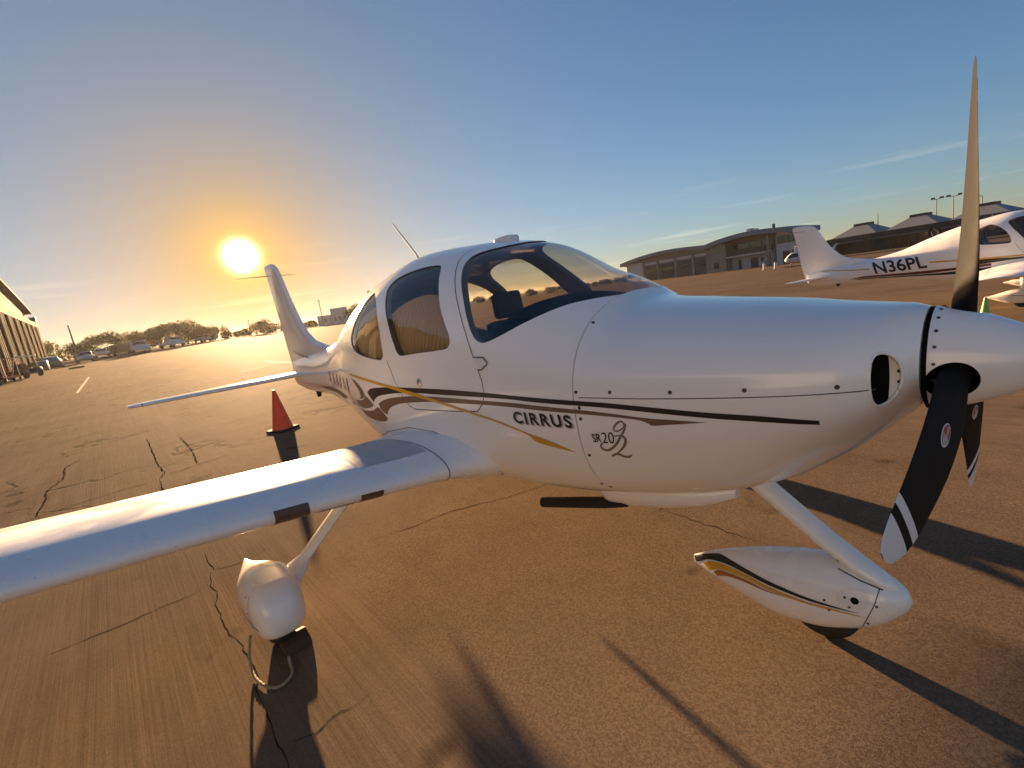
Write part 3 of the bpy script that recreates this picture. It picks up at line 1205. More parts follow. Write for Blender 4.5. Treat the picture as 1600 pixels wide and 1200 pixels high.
# --- seams, fasteners, stripes, lettering
seam('panel_seam', FUS, [(-1.452, 1.157), (-1.172, 1.162), (-0.813, 1.175), (-0.576, 1.183), (-0.482, 1.183)], 0.0035, M['seam'], airplane)
DOORSEAM = [(-2.437, 1.939), (-2.499, 1.930), (-2.492, 1.879), (-2.425, 1.788), (-2.350, 1.690), (-2.264, 1.580), (-2.179, 1.460), (-2.105, 1.337), (-2.072, 1.276), (-2.045, 1.216), (-2.040, 1.153), (-2.062, 1.098), (-2.117, 1.051), (-2.312, 1.035), (-2.764, 1.008), (-2.838, 1.025), (-2.90, 1.08), (-2.936, 1.144), (-2.969, 1.172), (-3.000, 1.240), (-3.05, 1.32)]
seam('door_seam', FUS, DOORSEAM, 0.005, M['seam'], airplane)
dots('fastener', FUS, [(-1.463, 1.180), (-1.302, 1.184), (-1.053, 1.190), (-0.806, 1.200), (-0.564, 1.202), (-1.455, 1.112), (-1.455, 1.062), (-1.457, 0.886), (-1.49, 0.705), (-1.46, 0.686), (-1.465, 1.455)], 0.0078, M['screw'], airplane)
decal('black_stripe', FUS, [(-3.503, 1.069), (-3.429, 1.100), (-3.317, 1.117), (-3.155, 1.131), (-2.927, 1.142), (-2.436, 1.157), (-2.041, 1.157), (-1.837, 1.152), (-1.713, 1.149), (-1.482, 1.143), (-1.271, 1.137), (-0.939, 1.119), (-0.761, 1.110), (-0.612, 1.092), (-0.612, 1.077), (-0.763, 1.089), (-0.940, 1.098), (-1.274, 1.116), (-1.485, 1.122), (-1.717, 1.127), (-1.841, 1.132), (-2.047, 1.132), (-2.499, 1.123), (-2.753, 1.117), (-2.907, 1.107), (-3.096, 1.088), (-3.277, 1.059), (-3.369, 1.027), (-3.406, 1.002)], M['black'], airplane)
decal('taupe_stripe', FUS, [(-3.311, 1.001), (-3.226, 1.030), (-3.089, 1.059), (-2.917, 1.080), (-2.746, 1.096), (-2.504, 1.107), (-2.052, 1.114), (-1.844, 1.115), (-1.720, 1.112), (-1.487, 1.104), (-1.277, 1.093), (-1.155, 1.085), (-1.044, 1.083), (-0.928, 1.081), (-1.046, 1.066), (-1.136, 1.055), (-1.152, 1.064), (-1.185, 1.074), (-1.253, 1.079), (-1.469, 1.085), (-1.724, 1.090), (-1.849, 1.093), (-2.057, 1.092), (-2.342, 1.082), (-2.536, 1.075), (-2.829, 1.047), (-2.975, 1.027), (-3.101, 0.994), (-3.171, 0.959), (-3.199, 0.927), (-3.260, 0.940), (-3.300, 0.965)], M['taupe'], airplane)
decal('curl_stripe', FUS, [(-3.882, 1.152), (-3.726, 1.133), (-3.620, 1.090), (-3.573, 1.040), (-3.641, 1.009), (-3.775, 0.990), (-3.690, 1.019), (-3.698, 1.060), (-3.777, 1.105)], M['taupe'], airplane)
decal('curl_stripe', FUS, [(-3.573, 1.032), (-3.496, 1.012), (-3.424, 0.977), (-3.490, 0.952), (-3.626, 0.930), (-3.798, 0.922), (-3.876, 0.945), (-3.905, 0.968), (-3.759, 0.980), (-3.631, 1.002)], M['taupe'], airplane)
decal('curl_stripe', FUS, [(-3.822, 0.892), (-3.634, 0.907), (-3.467, 0.931), (-3.349, 0.968), (-3.280, 0.940), (-3.222, 0.897), (-3.266, 0.871), (-3.388, 0.850), (-3.533, 0.842), (-3.697, 0.857)], M['taupe'], airplane)
decal('gold_stripe', FUS, [(-3.925, 1.188), (-3.638, 1.185), (-3.143, 1.157), (-2.798, 1.126), (-2.510, 1.091), (-2.265, 1.058), (-2.048, 1.027), (-1.938, 1.007), (-1.782, 0.969), (-1.656, 0.941), (-1.514, 0.895), (-1.634, 0.909), (-1.731, 0.926), (-1.776, 0.958), (-1.941, 0.997), (-2.050, 1.016), (-2.269, 1.044), (-2.515, 1.075), (-2.839, 1.104), (-3.151, 1.139), (-3.651, 1.166), (-3.910, 1.177)], M['gold'], airplane, off=0.003)
decal('tail_stripe', FUS, [(-5.907, 0.882), (-5.274, 0.940), (-4.802, 0.945), (-4.306, 0.935), (-4.658, 0.875), (-5.096, 0.892), (-5.560, 0.875)], M['taupe'], airplane)
for k in range(6):
    x = -5.15 + k * 0.20
    decal('registration_bar', FUS, [(x, 1.005), (x + 0.03, 1.125), (x + 0.075, 1.13), (x + 0.045, 1.005)], M['maroon'], airplane, smooth_outline=False)
TQ = [(-1.850, 1.074), (-1.507, 1.077), (-1.499, 1.017), (-1.846, 1.013)]
body_text('lettering', FUS, 'CIRRUS', TQ, M['black'], airplane, off=0.0036, bold=0.028, spacing=1.25)
body_text('lettering_shadow', FUS, 'CIRRUS', TQ, M['shadowgrey'], airplane, off=0.0028, bold=0.028, shift=(0.007, -0.005), spacing=1.25)
body_text('type_lettering', FUS, 'SR', [(-1.415, 0.997), (-1.369, 1.003), (-1.373, 0.963), (-1.412, 0.957)], M['black'], airplane, bold=0.02, off=0.004)
body_text('type_lettering', FUS, '20', [(-1.366, 1.008), (-1.308, 1.015), (-1.312, 0.961), (-1.369, 0.958)], M['black'], airplane, off=0.004)


def stroke(name, body, line, widths, mat, parent, off):
    pts = crom(line + line[::-1][1:-1], 6, 170)[:6 * (len(line) - 1) + 1]
    P = body.point([p[0] for p in pts], [p[1] for p in pts], -1, off)
    N = body.normal(P)
    T = np.gradient(P, axis=0)
    B = np.cross(N, T)
    B /= np.linalg.norm(B, axis=1, keepdims=True) + 1e-12
    W = np.interp(np.linspace(0, 1, len(P)), np.linspace(0, 1, len(widths)), widths)
    v = []
    for p, b, w in zip(P, B, W):
        v += [p - b * w / 2, p + b * w / 2]
    pyd(name, v, [(2 * i, 2 * i + 1, 2 * i + 3, 2 * i + 2) for i in range(len(P) - 1)], mat, parent)


stroke('script_mark', FUS, [(-1.251, 1.046), (-1.261, 1.064), (-1.282, 1.057), (-1.301, 1.036), (-1.301, 1.020), (-1.286, 1.020), (-1.264, 1.033), (-1.247, 1.054), (-1.255, 1.030), (-1.282, 0.991), (-1.314, 0.951), (-1.352, 0.925), (-1.378, 0.927), (-1.382, 0.944), (-1.371, 0.958)], [.006, .009, .007, .006, .009, .011, .011, .007], M['greige'], airplane, 0.0024)
stroke('script_mark', FUS, [(-1.310, 0.994), (-1.286, 1.000), (-1.265, 0.996), (-1.260, 0.980), (-1.275, 0.951), (-1.307, 0.920), (-1.343, 0.894)], [.004, .008, .012, .012, .008, .005], M['greige'], airplane, 0.0027)
stroke('script_mark', FUS, [(-1.345, 0.897), (-1.316, 0.910), (-1.287, 0.901), (-1.264, 0.903), (-1.249, 0.915)], [.008, .011, .012, .010, .005], M['greige'], airplane, 0.0030)

hp = FUS.point(-2.655, 1.187, -1)[0]
mb = MB()
hn = Vector(FUS.normal([hp])[0])
mb.lathe([(-0.004, 0.026), (0.006, 0.025), (0.010, 0.018), (0.011, 0.004)], hp, hn, 20)
mb.build('door_lock', M['metal'], airplane, True)
HNG = [(-2.107, 1.338), (-2.030, 1.337), (-1.996, 1.313), (-2.001, 1.300), (-2.041, 1.275), (-2.070, 1.274)]
decal('door_hinge', FUS, HNG, M['paint2'], airplane, off=0.004, smooth_outline=False)
seam('hinge_seam', FUS, HNG, 0.006, M['seam'], airplane, off=0.0052)
dots('hinge_screw', FUS, [(-2.085, 1.305), (-2.055, 1.318), (-2.03, 1.298)], 0.004, M['screw'], airplane)

# wing-root fillet outline on the fuselage side
for sd in (-1, 1):
    seam('fillet_seam', FUS, [(-3.70, 0.66), (-3.341, 0.772), (-2.942, 0.862), (-2.619, 0.872), (-2.40, 0.842), (-2.25, 0.79), (-2.17, 0.72), (-2.16, 0.64), (-2.24, 0.60)], 0.0045, M['seam'], airplane, sd)

# --- pleated sheets added inside the side windows to imitate wavy reflected streaks
def streak_pleats(name, poly, side, ztop, nple, seed):
    rr = random.Random(seed)
    xs_ = [p[0] for p in poly]
    zs_ = [p[1] for p in poly]
    x0, x1, z0, z1 = min(xs_) - 0.01, max(xs_) + 0.01, min(zs_) - 0.02, ztop
    NX, NZ = nple * 8, 16
    ph = [rr.uniform(-0.9, 0.9) for _ in range(nple + 2)]
    v = []
    for j in range(NZ + 1):
        t = j / NZ
        for i in range(NX + 1):
            u = i / NX
            # gathered towards the middle at the top, spreading below
            ug = 0.5 + (u - 0.5) * (0.80 + 0.2 * (1 - t) ** 0.6) + 0.018 * math.sin(7 * u + 5 * t)
            x = x0 + (x1 - x0) * ug
            z = z0 + (z1 - z0) * t - 0.10 * (2 * u - 1) ** 2 * t
            k = u * nple
            f_ = math.sin(2 * math.pi * k + ph[int(k)] * (1 - t)) * (0.018 + 0.006 * math.sin(9 * u))
            y = max(0.15, float(INN.halfw(x, z)) - 0.058) + f_
            v.append((x, side * y, z))
    f = [(j * (NX + 1) + i, j * (NX + 1) + i + 1, (j + 1) * (NX + 1) + i + 1, (j + 1) * (NX + 1) + i) for j in range(NZ) for i in range(NX)]
    pyd(name, v, f, M['streak_pleats'], airplane, True)


for sd in (-1, 1)[:1]:
    streak_pleats('streak_sheet', DOORWIN, sd, 1.70, 22, 3)
    streak_pleats('streak_sheet', REARWIN, sd, 1.68, 14, 4)

# --- cabin: glareshield, instrument panel, four seats
gv_, gf_ = [], []
gxs = [-1.47, -1.52, -1.58, -1.65, -1.74, -1.84, -1.93, -2.0, -2.04, -2.055, -2.05, -2.0]
gzs = [1.475, 1.505, 1.530, 1.550, 1.570, 1.582, 1.585, 1.578, 1.555, 1.52, 1.38, 1.05]
GN = 24
for gx_, gz_ in zip(gxs, gzs):
    hwid = max(0.05, float(FUS.halfw(gx_, gz_)) - 0.045)
    for j in range(GN + 1):
        q = 2 * j / GN - 1
        gv_.append((gx_, hwid * q, gz_ - 0.06 * abs(q) ** 4 - 0.012 * (1 - math.cos(3 * q))))
for i in range(len(gxs) - 1):
    for j in range(GN):
        gf_.append((i * (GN + 1) + j, i * (GN + 1) + j + 1, (i + 1) * (GN + 1) + j + 1, (i + 1) * (GN + 1) + j))
pyd('instrument_panel', gv_, gf_, M['panel'], airplane, True)
for sx, xo in ((-2.62, 0), (-3.45, 1)):
    for yo in (-0.28, 0.28):
        mb = MB()
        mb.prism([(sx + 0.42, 0.80), (sx + 0.44, 0.92), (sx + 0.02, 0.90), (sx - 0.02, 0.80)], 'y', yo - 0.22, yo + 0.22)
        mb.prism([(sx + 0.10, 0.88), (sx - 0.14, 1.46), (sx - 0.24, 1.44), (sx - 0.06, 0.84)], 'y', yo - 0.21, yo + 0.21)
        mb.prism([(sx - 0.13, 1.47), (sx - 0.16, 1.66), (sx - 0.25, 1.64), (sx - 0.23, 1.46)], 'y', yo - 0.12, yo + 0.12)
        bevelled(mb.build('seat', M['seat'], airplane), 0.025, 2)

# --- wings
for sd in (-1, 1):
    ys = list(np.linspace(0.40, 1.0, 13)) + list(np.linspace(1.08, 5.1, 40)) + [5.2, 5.28, 5.34, 5.39, 5.43, 5.455]
    ss = [math.copysign(abs(k / 26) ** 1.0, k) for k in range(-26, 27)]
    v = [wing_pt(y, s, sd) for y in ys for s in ss]
    R_ = len(ss)
    f = [(i * R_ + k, i * R_ + k + 1, (i + 1) * R_ + k + 1, (i + 1) * R_ + k) for i in range(len(ys) - 1) for k in range(R_ - 1)]
    f += [[(len(ys) - 1) * R_ + k for k in range(R_)]]
    w = pyd('wing', v, f, M['wing'], airplane, True, None, 50)
    bm = bmesh.new()
    bm.from_mesh(w.data)
    bmesh.ops.recalc_face_normals(bm, faces=bm.faces[:])
    bm.to_mesh(w.data)
    bm.free()
    wing_patch('walkway', 0.82, 1.20, 0.36, 0.90, M['walk'], w, sd, skew=-0.03)
    wing_patch('stall_strip', 1.50, 1.645, -0.32, 0.10, M['tape'], w, sd)
    wing_patch('stall_strip', 1.16, 1.27, -0.30, 0.0, M['tape'], w, sd)
    wing_patch('leading_edge_strip', 1.29, 1.46, -0.22, -0.14, M['shadowgrey'], w, sd)
    wing_patch('panel_seam', 0.80, 0.805, -0.5, 0.97, M['seam'], w, sd, ny=1, ns=40)
    wing_patch('panel_seam', 0.80, 2.75, 0.852, 0.8545, M['seam'], w, sd, ny=40, ns=1)
    wing_patch('panel_seam', 2.75, 5.0, 0.868, 0.871, M['seam'], w, sd, ny=40, ns=1)
    wing_patch('panel_seam', 2.748, 2.754, 0.852, 0.99, M['seam'], w, sd, ny=1, ns=10)
    wing_patch('panel_seam', 1.60, 1.605, 0.52, 0.95, M['seam'], w, sd, ny=1, ns=20)
    mb = MB()
    cp = wing_pt(2.75, 0.55, sd)
    mb.lathe([(-0.003, 0.038), (0.0012, 0.038), (0.0016, 0.03)], cp, wing_normal(2.75, 0.55, sd), 20)
    mb.build('fuel_cap', M['metal'], w, True)

# --- landing gear
for sd in (-1, 1):
    MAIN = Body(MAINROWS, sd * 1.675)
    V, F = MAIN.loft(np.concatenate([np.linspace(-2.517, -2.66, 14), np.linspace(-2.68, -3.389, 34)]), 48)
    wf = pyd('wheel_fairing', V, F, M['fairing'], airplane, True, None, 60)
    mb = MB()
    mb.tube([(-2.82, sd * 1.66, 0.235), (-2.82, sd * 1.565, 0.292), (-2.825, sd * 1.50, 0.335), (-2.83, sd * 1.46, 0.368)], [0.135, 0.112, 0.080, 0.050], 20, True, 0.50, (1, 0, 0))
    mb.build('gear_cuff', M['fairing'], airplane, True)
    mb = MB()
    mb.tube([(-2.83, sd * 1.464, 0.365), (-2.84, sd * 1.27, 0.512), (-2.86, sd * 1.0, 0.715)], [0.048, 0.050, 0.058], 20, True, 0.5, (1, 0, 0))
    mb.build('gear_leg', M['fairing'], airplane, True)
    mb = MB()
    mb.tube([(-2.829, sd * 1.470, 0.3605), (-2.83, sd * 1.463, 0.3657)], 0.0512, 20, True, 0.5, (1, 0, 0))
    mb.build('clamp_band', M['seam'], airplane, True)
    mb = MB()
    mb.lathe([(-0.065, 0.11), (-0.06, 0.15), (-0.035, 0.178), (0, 0.183), (0.035, 0.178), (0.06, 0.15), (0.065, 0.11)], (-2.80, sd * 1.675, 0.183), (0, 1, 0), 36)
    mb.build('tyre', M['rubber'], airplane, True)
    seam('fairing_seam', MAIN, [(-2.665, 0.395), (-2.66, 0.34), (-2.655, 0.26), (-2.66, 0.18), (-2.67, 0.13)], 0.003, M['seam'], wf, -1)
    dots('fairing_screw', MAIN, [(-2.70, 0.36), (-2.69, 0.28), (-2.69, 0.20), (-2.70, 0.14)], 0.0042, M['screw'], wf, -1)
    if sd < 0:
        seam('fairing_stripe', MAIN, [(-2.60, 0.215), (-2.66, 0.225), (-2.75, 0.245), (-2.9, 0.27), (-3.1, 0.275)], 0.011, M['taupe'], wf, -1)
V, F = NOSEF.loft(np.concatenate([np.linspace(-0.425, -0.5, 16), np.linspace(-0.51, -1.269, 40)]), 56)
nf = pyd('nose_wheel_fairing', V, F, M['fairing'], airplane, True, None, 60)
decal('black_stripe', NOSEF, [(-1.266, 0.222), (-1.227, 0.244), (-1.126, 0.290), (-1.050, 0.298), (-0.961, 0.298), (-0.872, 0.296), (-0.755, 0.290), (-0.652, 0.287), (-0.554, 0.283), (-0.652, 0.279), (-0.755, 0.277), (-0.872, 0.279), (-0.991, 0.279), (-1.093, 0.270), (-1.178, 0.246), (-1.225, 0.215), (-1.25, 0.200)], M['black'], nf, step=0.011, off=0.0022)
decal('brown_stripe', NOSEF, [(-1.205, 0.215), (-1.165, 0.245), (-1.092, 0.266), (-0.991, 0.275), (-0.872, 0.273), (-0.756, 0.269), (-0.639, 0.274), (-0.536, 0.270), (-0.639, 0.267), (-0.756, 0.259), (-0.873, 0.258), (-0.980, 0.257), (-1.078, 0.243), (-1.135, 0.222), (-1.165, 0.198)], M['gold'], nf, step=0.011, off=0.0028)
decal('orange_stripe', NOSEF, [(-1.145, 0.204), (-1.119, 0.226), (-1.067, 0.241), (-0.980, 0.252), (-0.891, 0.252), (-0.787, 0.258), (-0.891, 0.245), (-0.991, 0.237), (-1.067, 0.222), (-1.103, 0.205), (-1.125, 0.190)], M['orange'], nf, step=0.011, off=0.0034)
seam('fairing_seam', NOSEF, [(-0.512, 0.400), (-0.510, 0.377), (-0.517, 0.335), (-0.532, 0.287), (-0.562, 0.200)], 0.003, M['seam'], nf)
decal('access_plate', NOSEF, [(-0.624, 0.303), (-0.628, 0.329), (-0.613, 0.359), (-0.588, 0.371), (-0.550, 0.372), (-0.534, 0.358), (-0.541, 0.313), (-0.566, 0.296)], M['paint2'], nf, off=0.002, step=0.02)
dots('axle_hole', NOSEF, [(-0.575, 0.331)], 0.013, M['void'], nf, lift=0.003)
dots('fairing_screw', NOSEF, [(-0.503, 0.386), (-0.512, 0.323), (-0.605, 0.335), (-0.591, 0.300), (-0.669, 0.301), (-0.655, 0.263), (-0.540, 0.237)], 0.0045, M['screw'], nf, lift=0.0015)
mb = MB()
mb.lathe([(-0.042, 0.08), (-0.038, 0.112), (-0.024, 0.134), (0, 0.139), (0.024, 0.134), (0.038, 0.112), (0.042, 0.08)], (-0.73, 0.005, 0.139), (0, 1, 0), 36)
mb.build('tyre', M['rubber'], airplane, True)
mb = MB()
mb.tube([(-1.02, -0.02, 0.72), (-0.93, -0.03, 0.652), (-0.70, -0.06, 0.497), (-0.58, -0.075, 0.425), (-0.50, -0.08, 0.386), (-0.465, -0.08, 0.372)], [0.062, 0.060, 0.056, 0.056, 0.045, 0.012], 20, True, 0.62, (0, 1, 0))
seam('strut_gap', NOSEF, [(-0.640, 0.412), (-0.603, 0.406), (-0.565, 0.396), (-0.534, 0.388), (-0.50, 0.378)], 0.005, M['seam'], nf, off=0.002)
ns_ = mb.build('nose_strut', M['fairing'], airplane, True)
mb = MB()
mb.lathe([(0, 0.008), (0.004, 0.008), (0.004, 0.003)], (-0.635, -0.118, 0.452), (0, -1, 0.1), 12)
mb.build('strut_bolt', M['tape'], ns_, True)

# --- belly exhaust fairing and pipe
mb = MB()
EXF = Body([(-1.02, 0.66, 0.605, 0.02, 0.63, 2, 2), (-1.15, 0.66, 0.545, 0.10, 0.62, 2, 2), (-1.35, 0.66, 0.485, 0.15, 0.60, 2, 2), (-1.55, 0.66, 0.45, 0.16, 0.58, 2, 2.2), (-1.66, 0.66, 0.435, 0.155, 0.57, 2, 2.2), (-1.70, 0.64, 0.47, 0.13, 0.57, 2, 2.2)], -0.10)
V, F = EXF.loft(np.linspace(-1.02, -1.70, 24), 32)
pyd('exhaust_fairing', V, F, M['paint'], airplane, True, None, 50)
mb = MB()
mb.tube([(-1.55, -0.20, 0.500), (-1.70, -0.20, 0.452), (-2.19, -0.20, 0.330)], 0.032, 20, True)
ep = mb.build('exhaust_pipe', M['exhaust'], airplane, True)
mb = MB()
mb.tube([(-2.188, -0.20, 0.3305), (-2.1925, -0.20, 0.3295)], 0.027, 20, True)
mb.build('pipe_mouth', M['void'], ep)

# --- spinner and propeller
HUBX, HUBZ = -0.3291, 1.2214
spslots = [M['paint'], M['void']]
prof = []
for k in range(40):
    t = k / 39
    prof.append((0.375 * t, max(0.001, 0.170 * (1 - t ** 1.42))))
mb = MB()
mb.lathe([(0.0, 0.10)] + prof, (-0.385, 0, HUBZ), (1, 0, 0), 72)
spin = mb.build('spinner', spslots, airplane, True, 40)
setmi(spin, 0, spslots)
PHI = -0.2193
blades = []
for k in range(3):
    a = PHI + k * 2 * math.pi / 3
    d = Vector((0, -math.sin(a), math.cos(a)))
    mb = MB()
    mb.tube([Vector((HUBX, 0, HUBZ)) + d * 0.05, Vector((HUBX, 0, HUBZ)) + d * 0.3], 0.062, 40)
    c = mb.build('cut', spslots)
    setmi(c, 1, spslots)
    for o in (spin, c):
        bm = bmesh.new()
        bm.from_mesh(o.data)
        bmesh.ops.recalc_face_normals(bm, faces=bm.faces[:])
        bm.to_mesh(o.data)
        bm.free()
    boolean(spin, c)
    drop(c)
spin.data.polygons.foreach_set('use_smooth', [True] * len(spin.data.polygons))
spin.data.set_sharp_from_angle(angle=math.radians(35))
mb = MB()
mb.lathe([(0, 0.12), (0.0, 0.168), (0.010, 0.168), (0.012, 0.12)], (-0.397, 0, HUBZ), (1, 0, 0), 48)
mb.build('spinner_backplate', M['void'], airplane, True)
for k in range(20):
    a = PHI + 0.15 + k * 2 * math.pi / 20
    x = -0.385 + 0.016
    r = 0.170 * (1 - (0.016 / 0.375) ** 1.42)
    p = Vector((x, -r * math.sin(a), HUBZ + r * math.cos(a)))
    mb = MB()
    mb.lathe([(-0.002, 0.0052), (0.0018, 0.0050), (0.0012, 0.002)], p, Vector((0.1, -math.sin(a), math.cos(a))), 10)
    mb.build('screw', M['screw'], spin, True)

RR = [0.06, 0.10, 0.15, 0.20, 0.26, 0.34, 0.42, 0.51, 0.59, 0.67, 0.735, 0.7801, 0.82, 0.8601, 0.90, 0.935, 0.96, 0.972]
CH = [0.075, 0.078, 0.098, 0.122, 0.140, 0.152, 0.158, 0.158, 0.153, 0.145, 0.137, 0.131, 0.123, 0.112, 0.095, 0.075, 0.050, 0.018]
TK = [0.072, 0.066, 0.050, 0.036, 0.028, 0.022, 0.018, 0.015, 0.013, 0.0115, 0.0105, 0.0098, 0.009, 0.0082, 0.0072, 0.006, 0.0045, 0.002]
BE = [40, 38, 34, 30, 26.5, 22.5, 19.5, 17.2, 15.5, 14, 13, 12.4, 11.8, 11.3, 10.9, 10.6, 10.3, 10]
SW = [0, 0, 0.002, 0.006, 0.012, 0.018, 0.020, 0.018, 0.012, 0.003, -0.006, -0.013, -0.021, -0.030, -0.041, -0.051, -0.060, -0.068]


def blade_frame(a, i_or_r):
    r = i_or_r
    d = Vector((0, -math.sin(a), math.cos(a)))           # outward
    tg = Vector((0, -math.cos(a), -math.sin(a)))         # direction of travel
    be = math.radians(float(np.interp(r, RR, BE)))
    ch = (tg * math.cos(be) + Vector((1, 0, 0)) * math.sin(be))   # towards leading edge
    nr = (Vector((1, 0, 0)) * math.cos(be) - tg * math.sin(be))   # cambered face, forward
    c = Vector((HUBX, 0, HUBZ)) + d * r + ch * float(np.interp(r, RR, SW))
    return c, ch, nr


def blade_point(a, r, u, face=1):
    """u from -0.5 (trailing) to 0.5 (leading)"""
    c, ch, nr = blade_frame(a, r)
    C_, T_ = float(np.interp(r, RR, CH)), float(np.interp(r, RR, TK))
    q = 1 - (2 * u) ** 2
    return c + ch * (u * C_) + nr * (T_ * 0.5 * (max(q, 0) ** 0.6) * face + 0.08 * T_)


for k in range(3):
    a = PHI + k * 2 * math.pi / 3
    nu = 14
    v, f, mi = [], [], []
    rs = []
    for r0, r1 in zip(RR[:-1], RR[1:]):
        n_ = max(1, int((r1 - r0) / 0.02))
        rs += [r0 + (r1 - r0) * j / n_ for j in range(n_)]
    rs.append(RR[-1])
    us = [-0.5 * math.cos(math.pi * j / nu) for j in range(nu + 1)]
    ring = [(u, 1) for u in us] + [(u, -1) for u in us[-2:0:-1]]
    R_ = len(ring)
    for r in rs:
        v += [blade_point(a, r, u, s) for u, s in ring]
    for i in range(len(rs) - 1):
        rm = (rs[i] + rs[i + 1]) / 2
        w_ = 1 if (rm > 0.86 or 0.78 < rm < 0.82) else 0
        for j in range(R_):
            f.append((i * R_ + j, i * R_ + (j + 1) % R_, (i + 1) * R_ + (j + 1) % R_, (i + 1) * R_ + j))
            mi.append(w_ if j < nu else 0)
    f += [list(range(R_)), [(len(rs) - 1) * R_ + j for j in range(R_)]]
    mi += [0, 0]
    bl = pyd('propeller_blade', v, f, [M['prop'], M['propwhite']], airplane, True, mi, 60)
    bm = bmesh.new()
    bm.from_mesh(bl.data)
    bmesh.ops.recalc_face_normals(bm, faces=bm.faces[:])
    bm.to_mesh(bl.data)
    bm.free()

    def oval(name, rc, ra, ua, off, mat, r_lo=-1.0, r_hi=1.0):
        """ellipse on the forward face: half length ra along the blade, half width ua (m)"""
        vv = []
        ts = [2 * math.pi * j / 36 for j in range(36)]
        pts = [(rc, 0.0)] + [(rc + ra * max(r_lo, min(r_hi, math.cos(t))), ua * math.sin(t)) for t in ts]
        for r, w in pts:
            C_ = float(np.interp(r, RR, CH))
            _, _, nr = blade_frame(a, r)
            vv.append(blade_point(a, r, w / C_, 1) + nr * off)
        pyd(name, vv, [(0, 1 + j, 1 + (j + 1) % 36) for j in range(36)], mat, bl)

    oval('maker_badge', 0.415, 0.050, 0.019, 0.0015, M['propwhite'])
    oval('badge_field', 0.415, 0.045, 0.0158, 0.0022, M['shadowgrey'])
    oval('badge_field', 0.415, 0.045, 0.0158, 0.0027, M['red'], -1.0, 0.05)
    tv, tf = text_mesh('HARTZELL', 0.01)
    vv = []
    for x, y in tv:
        r, w = 0.415 + (x - 0.5) * 0.076, (y - 0.5) * 0.010
        _, _, nr = blade_frame(a, r)
        vv.append(blade_point(a, r, w / float(np.interp(r, RR, CH)), 1) + nr * 0.0034)
    pyd('badge_lettering', vv, tf, M['propwhite'], bl)

# --- tail
def finx(z, L):
    zz = [p[1] for p in L]
    return float(np.interp(z, zz, [p[0] for p in L]))


FLE = [(-5.50, 1.20), (-5.72, 1.33), (-5.95, 1.365), (-6.26, 1.420), (-6.47, 1.520), (-6.63, 1.660), (-6.81, 1.881), (-6.97, 2.152), (-7.09, 2.379), (-7.17, 2.46), (-7.28, 2.515), (-7.42, 2.535)]
FTE = [(-7.25, 0.76), (-7.361, 0.803), (-7.483, 1.088), (-7.542, 1.375), (-7.60, 1.756), (-7.685, 2.156), (-7.76, 2.47), (-7.76, 2.51), (-7.72, 2.535)]
secs = []
for z in [0.78, 0.85, 0.95, 1.05, 1.15, 1.20, 1.25, 1.30, 1.33, 1.35, 1.365, 1.39, 1.42, 1.47, 1.52, 1.60, 1.70, 1.85, 2.0, 2.2, 2.35, 2.42, 2.46, 2.49, 2.51, 2.525, 2.535]:
    xl = -5.5 if z < 1.2 else finx(z, FLE)
    xl = min(xl, -5.5) if z >= 1.2 else -6.3 - (1.2 - z) * 0.2 + 0.0
    xt = finx(z, FTE)
    th = np.interp(z, [0.78, 1.2, 1.5, 2.4, 2.49, 2.535], [0.10, 0.11, 0.10, 0.075, 0.05, 0.01])
    secs.append(((xl, 0, z), (xt - xl, 0, 0), (0, th, 0)))
foil_loft('fin', secs, M['paint'], airplane, 24)
for sd in (-1, 1):
    secs = []
    for y, xl, xt, th in ((0.0, -6.74, -7.42, 0.085), (0.4, -6.77, -7.40, 0.08), (1.0, -6.83, -7.37, 0.07), (1.6, -6.89, -7.34, 0.06), (1.82, -6.92, -7.32, 0.055), (1.93, -6.96, -7.31, 0.045), (1.97, -7.02, -7.29, 0.02)):
        secs.append(((xl, sd * y, 0.985 + 0.012 * y), (xt - xl, 0, 0), (0, 0, th * 0.8)))
    st = foil_loft('stabilizer', secs, M['paint'], airplane, 18)
    foil_loft('tip_seam', [((-6.919, sd * y, 0.985 + 0.012 * y), (-0.402, 0, 0), (0, 0, 0.047)) for y in (1.830, 1.838)], M['seam'], st, 18)
mb = MB()
mb.prism([(-6.52, 0.76), (-6.66, 0.76), (-6.61, 0.665), (-6.58, 0.665)], 'y', -0.02, 0.02)
mb.build('tail_skid', M['rubber'], airplane)
ribbon([(-7.10, -0.052, 1.30), (-6.9, -0.075, 1.275), (-6.6, -0.10, 1.245), (-6.3, -0.122, 1.225)], [(0, -1, 0)] * 4, 0.018, 'fin_stripe', M['taupe'], airplane)

# --- antennas and small fittings
mb = MB()
mb.tube([(-3.453, 0, 1.955), (-3.50, 0, 2.045), (-3.783, 0, 2.339)], [0.008, 0.006, 0.0042], 8)
mb.build('whip_antenna', M['polem'], airplane, True)
mb = MB()
mb.box(-2.485, -2.335, -0.05, 0.05, 1.93, 1.985)
bevelled(mb.build('antenna_puck', M['paint2'], airplane), 0.018, 3)
mb = MB()
mb.tube([(-4.44, 0, 1.70), (-4.43, 0, 1.80), (-4.50, 0, 1.86), (-4.56, 0, 1.82), (-4.53, 0, 1.69)], 0.006, 8)
mb.build('roof_loop', M['polem'], airplane, True)
for sd in (-1, 1):
    mb = MB()
    mb.tube([(-7.40, sd * 0.03, 2.37), (-7.75, sd * 0.40, 2.40)], [0.006, 0.003], 6)
    mb.build('whisker_antenna', M['polem'], airplane, True)
mb = MB()
mb.prism([(-4.0, 0.50), (-4.12, 0.50), (-4.10, 0.38), (-4.05, 0.38)], 'y', -0.008, 0.008)
mb.build('belly_antenna', M['paint2'], airplane)

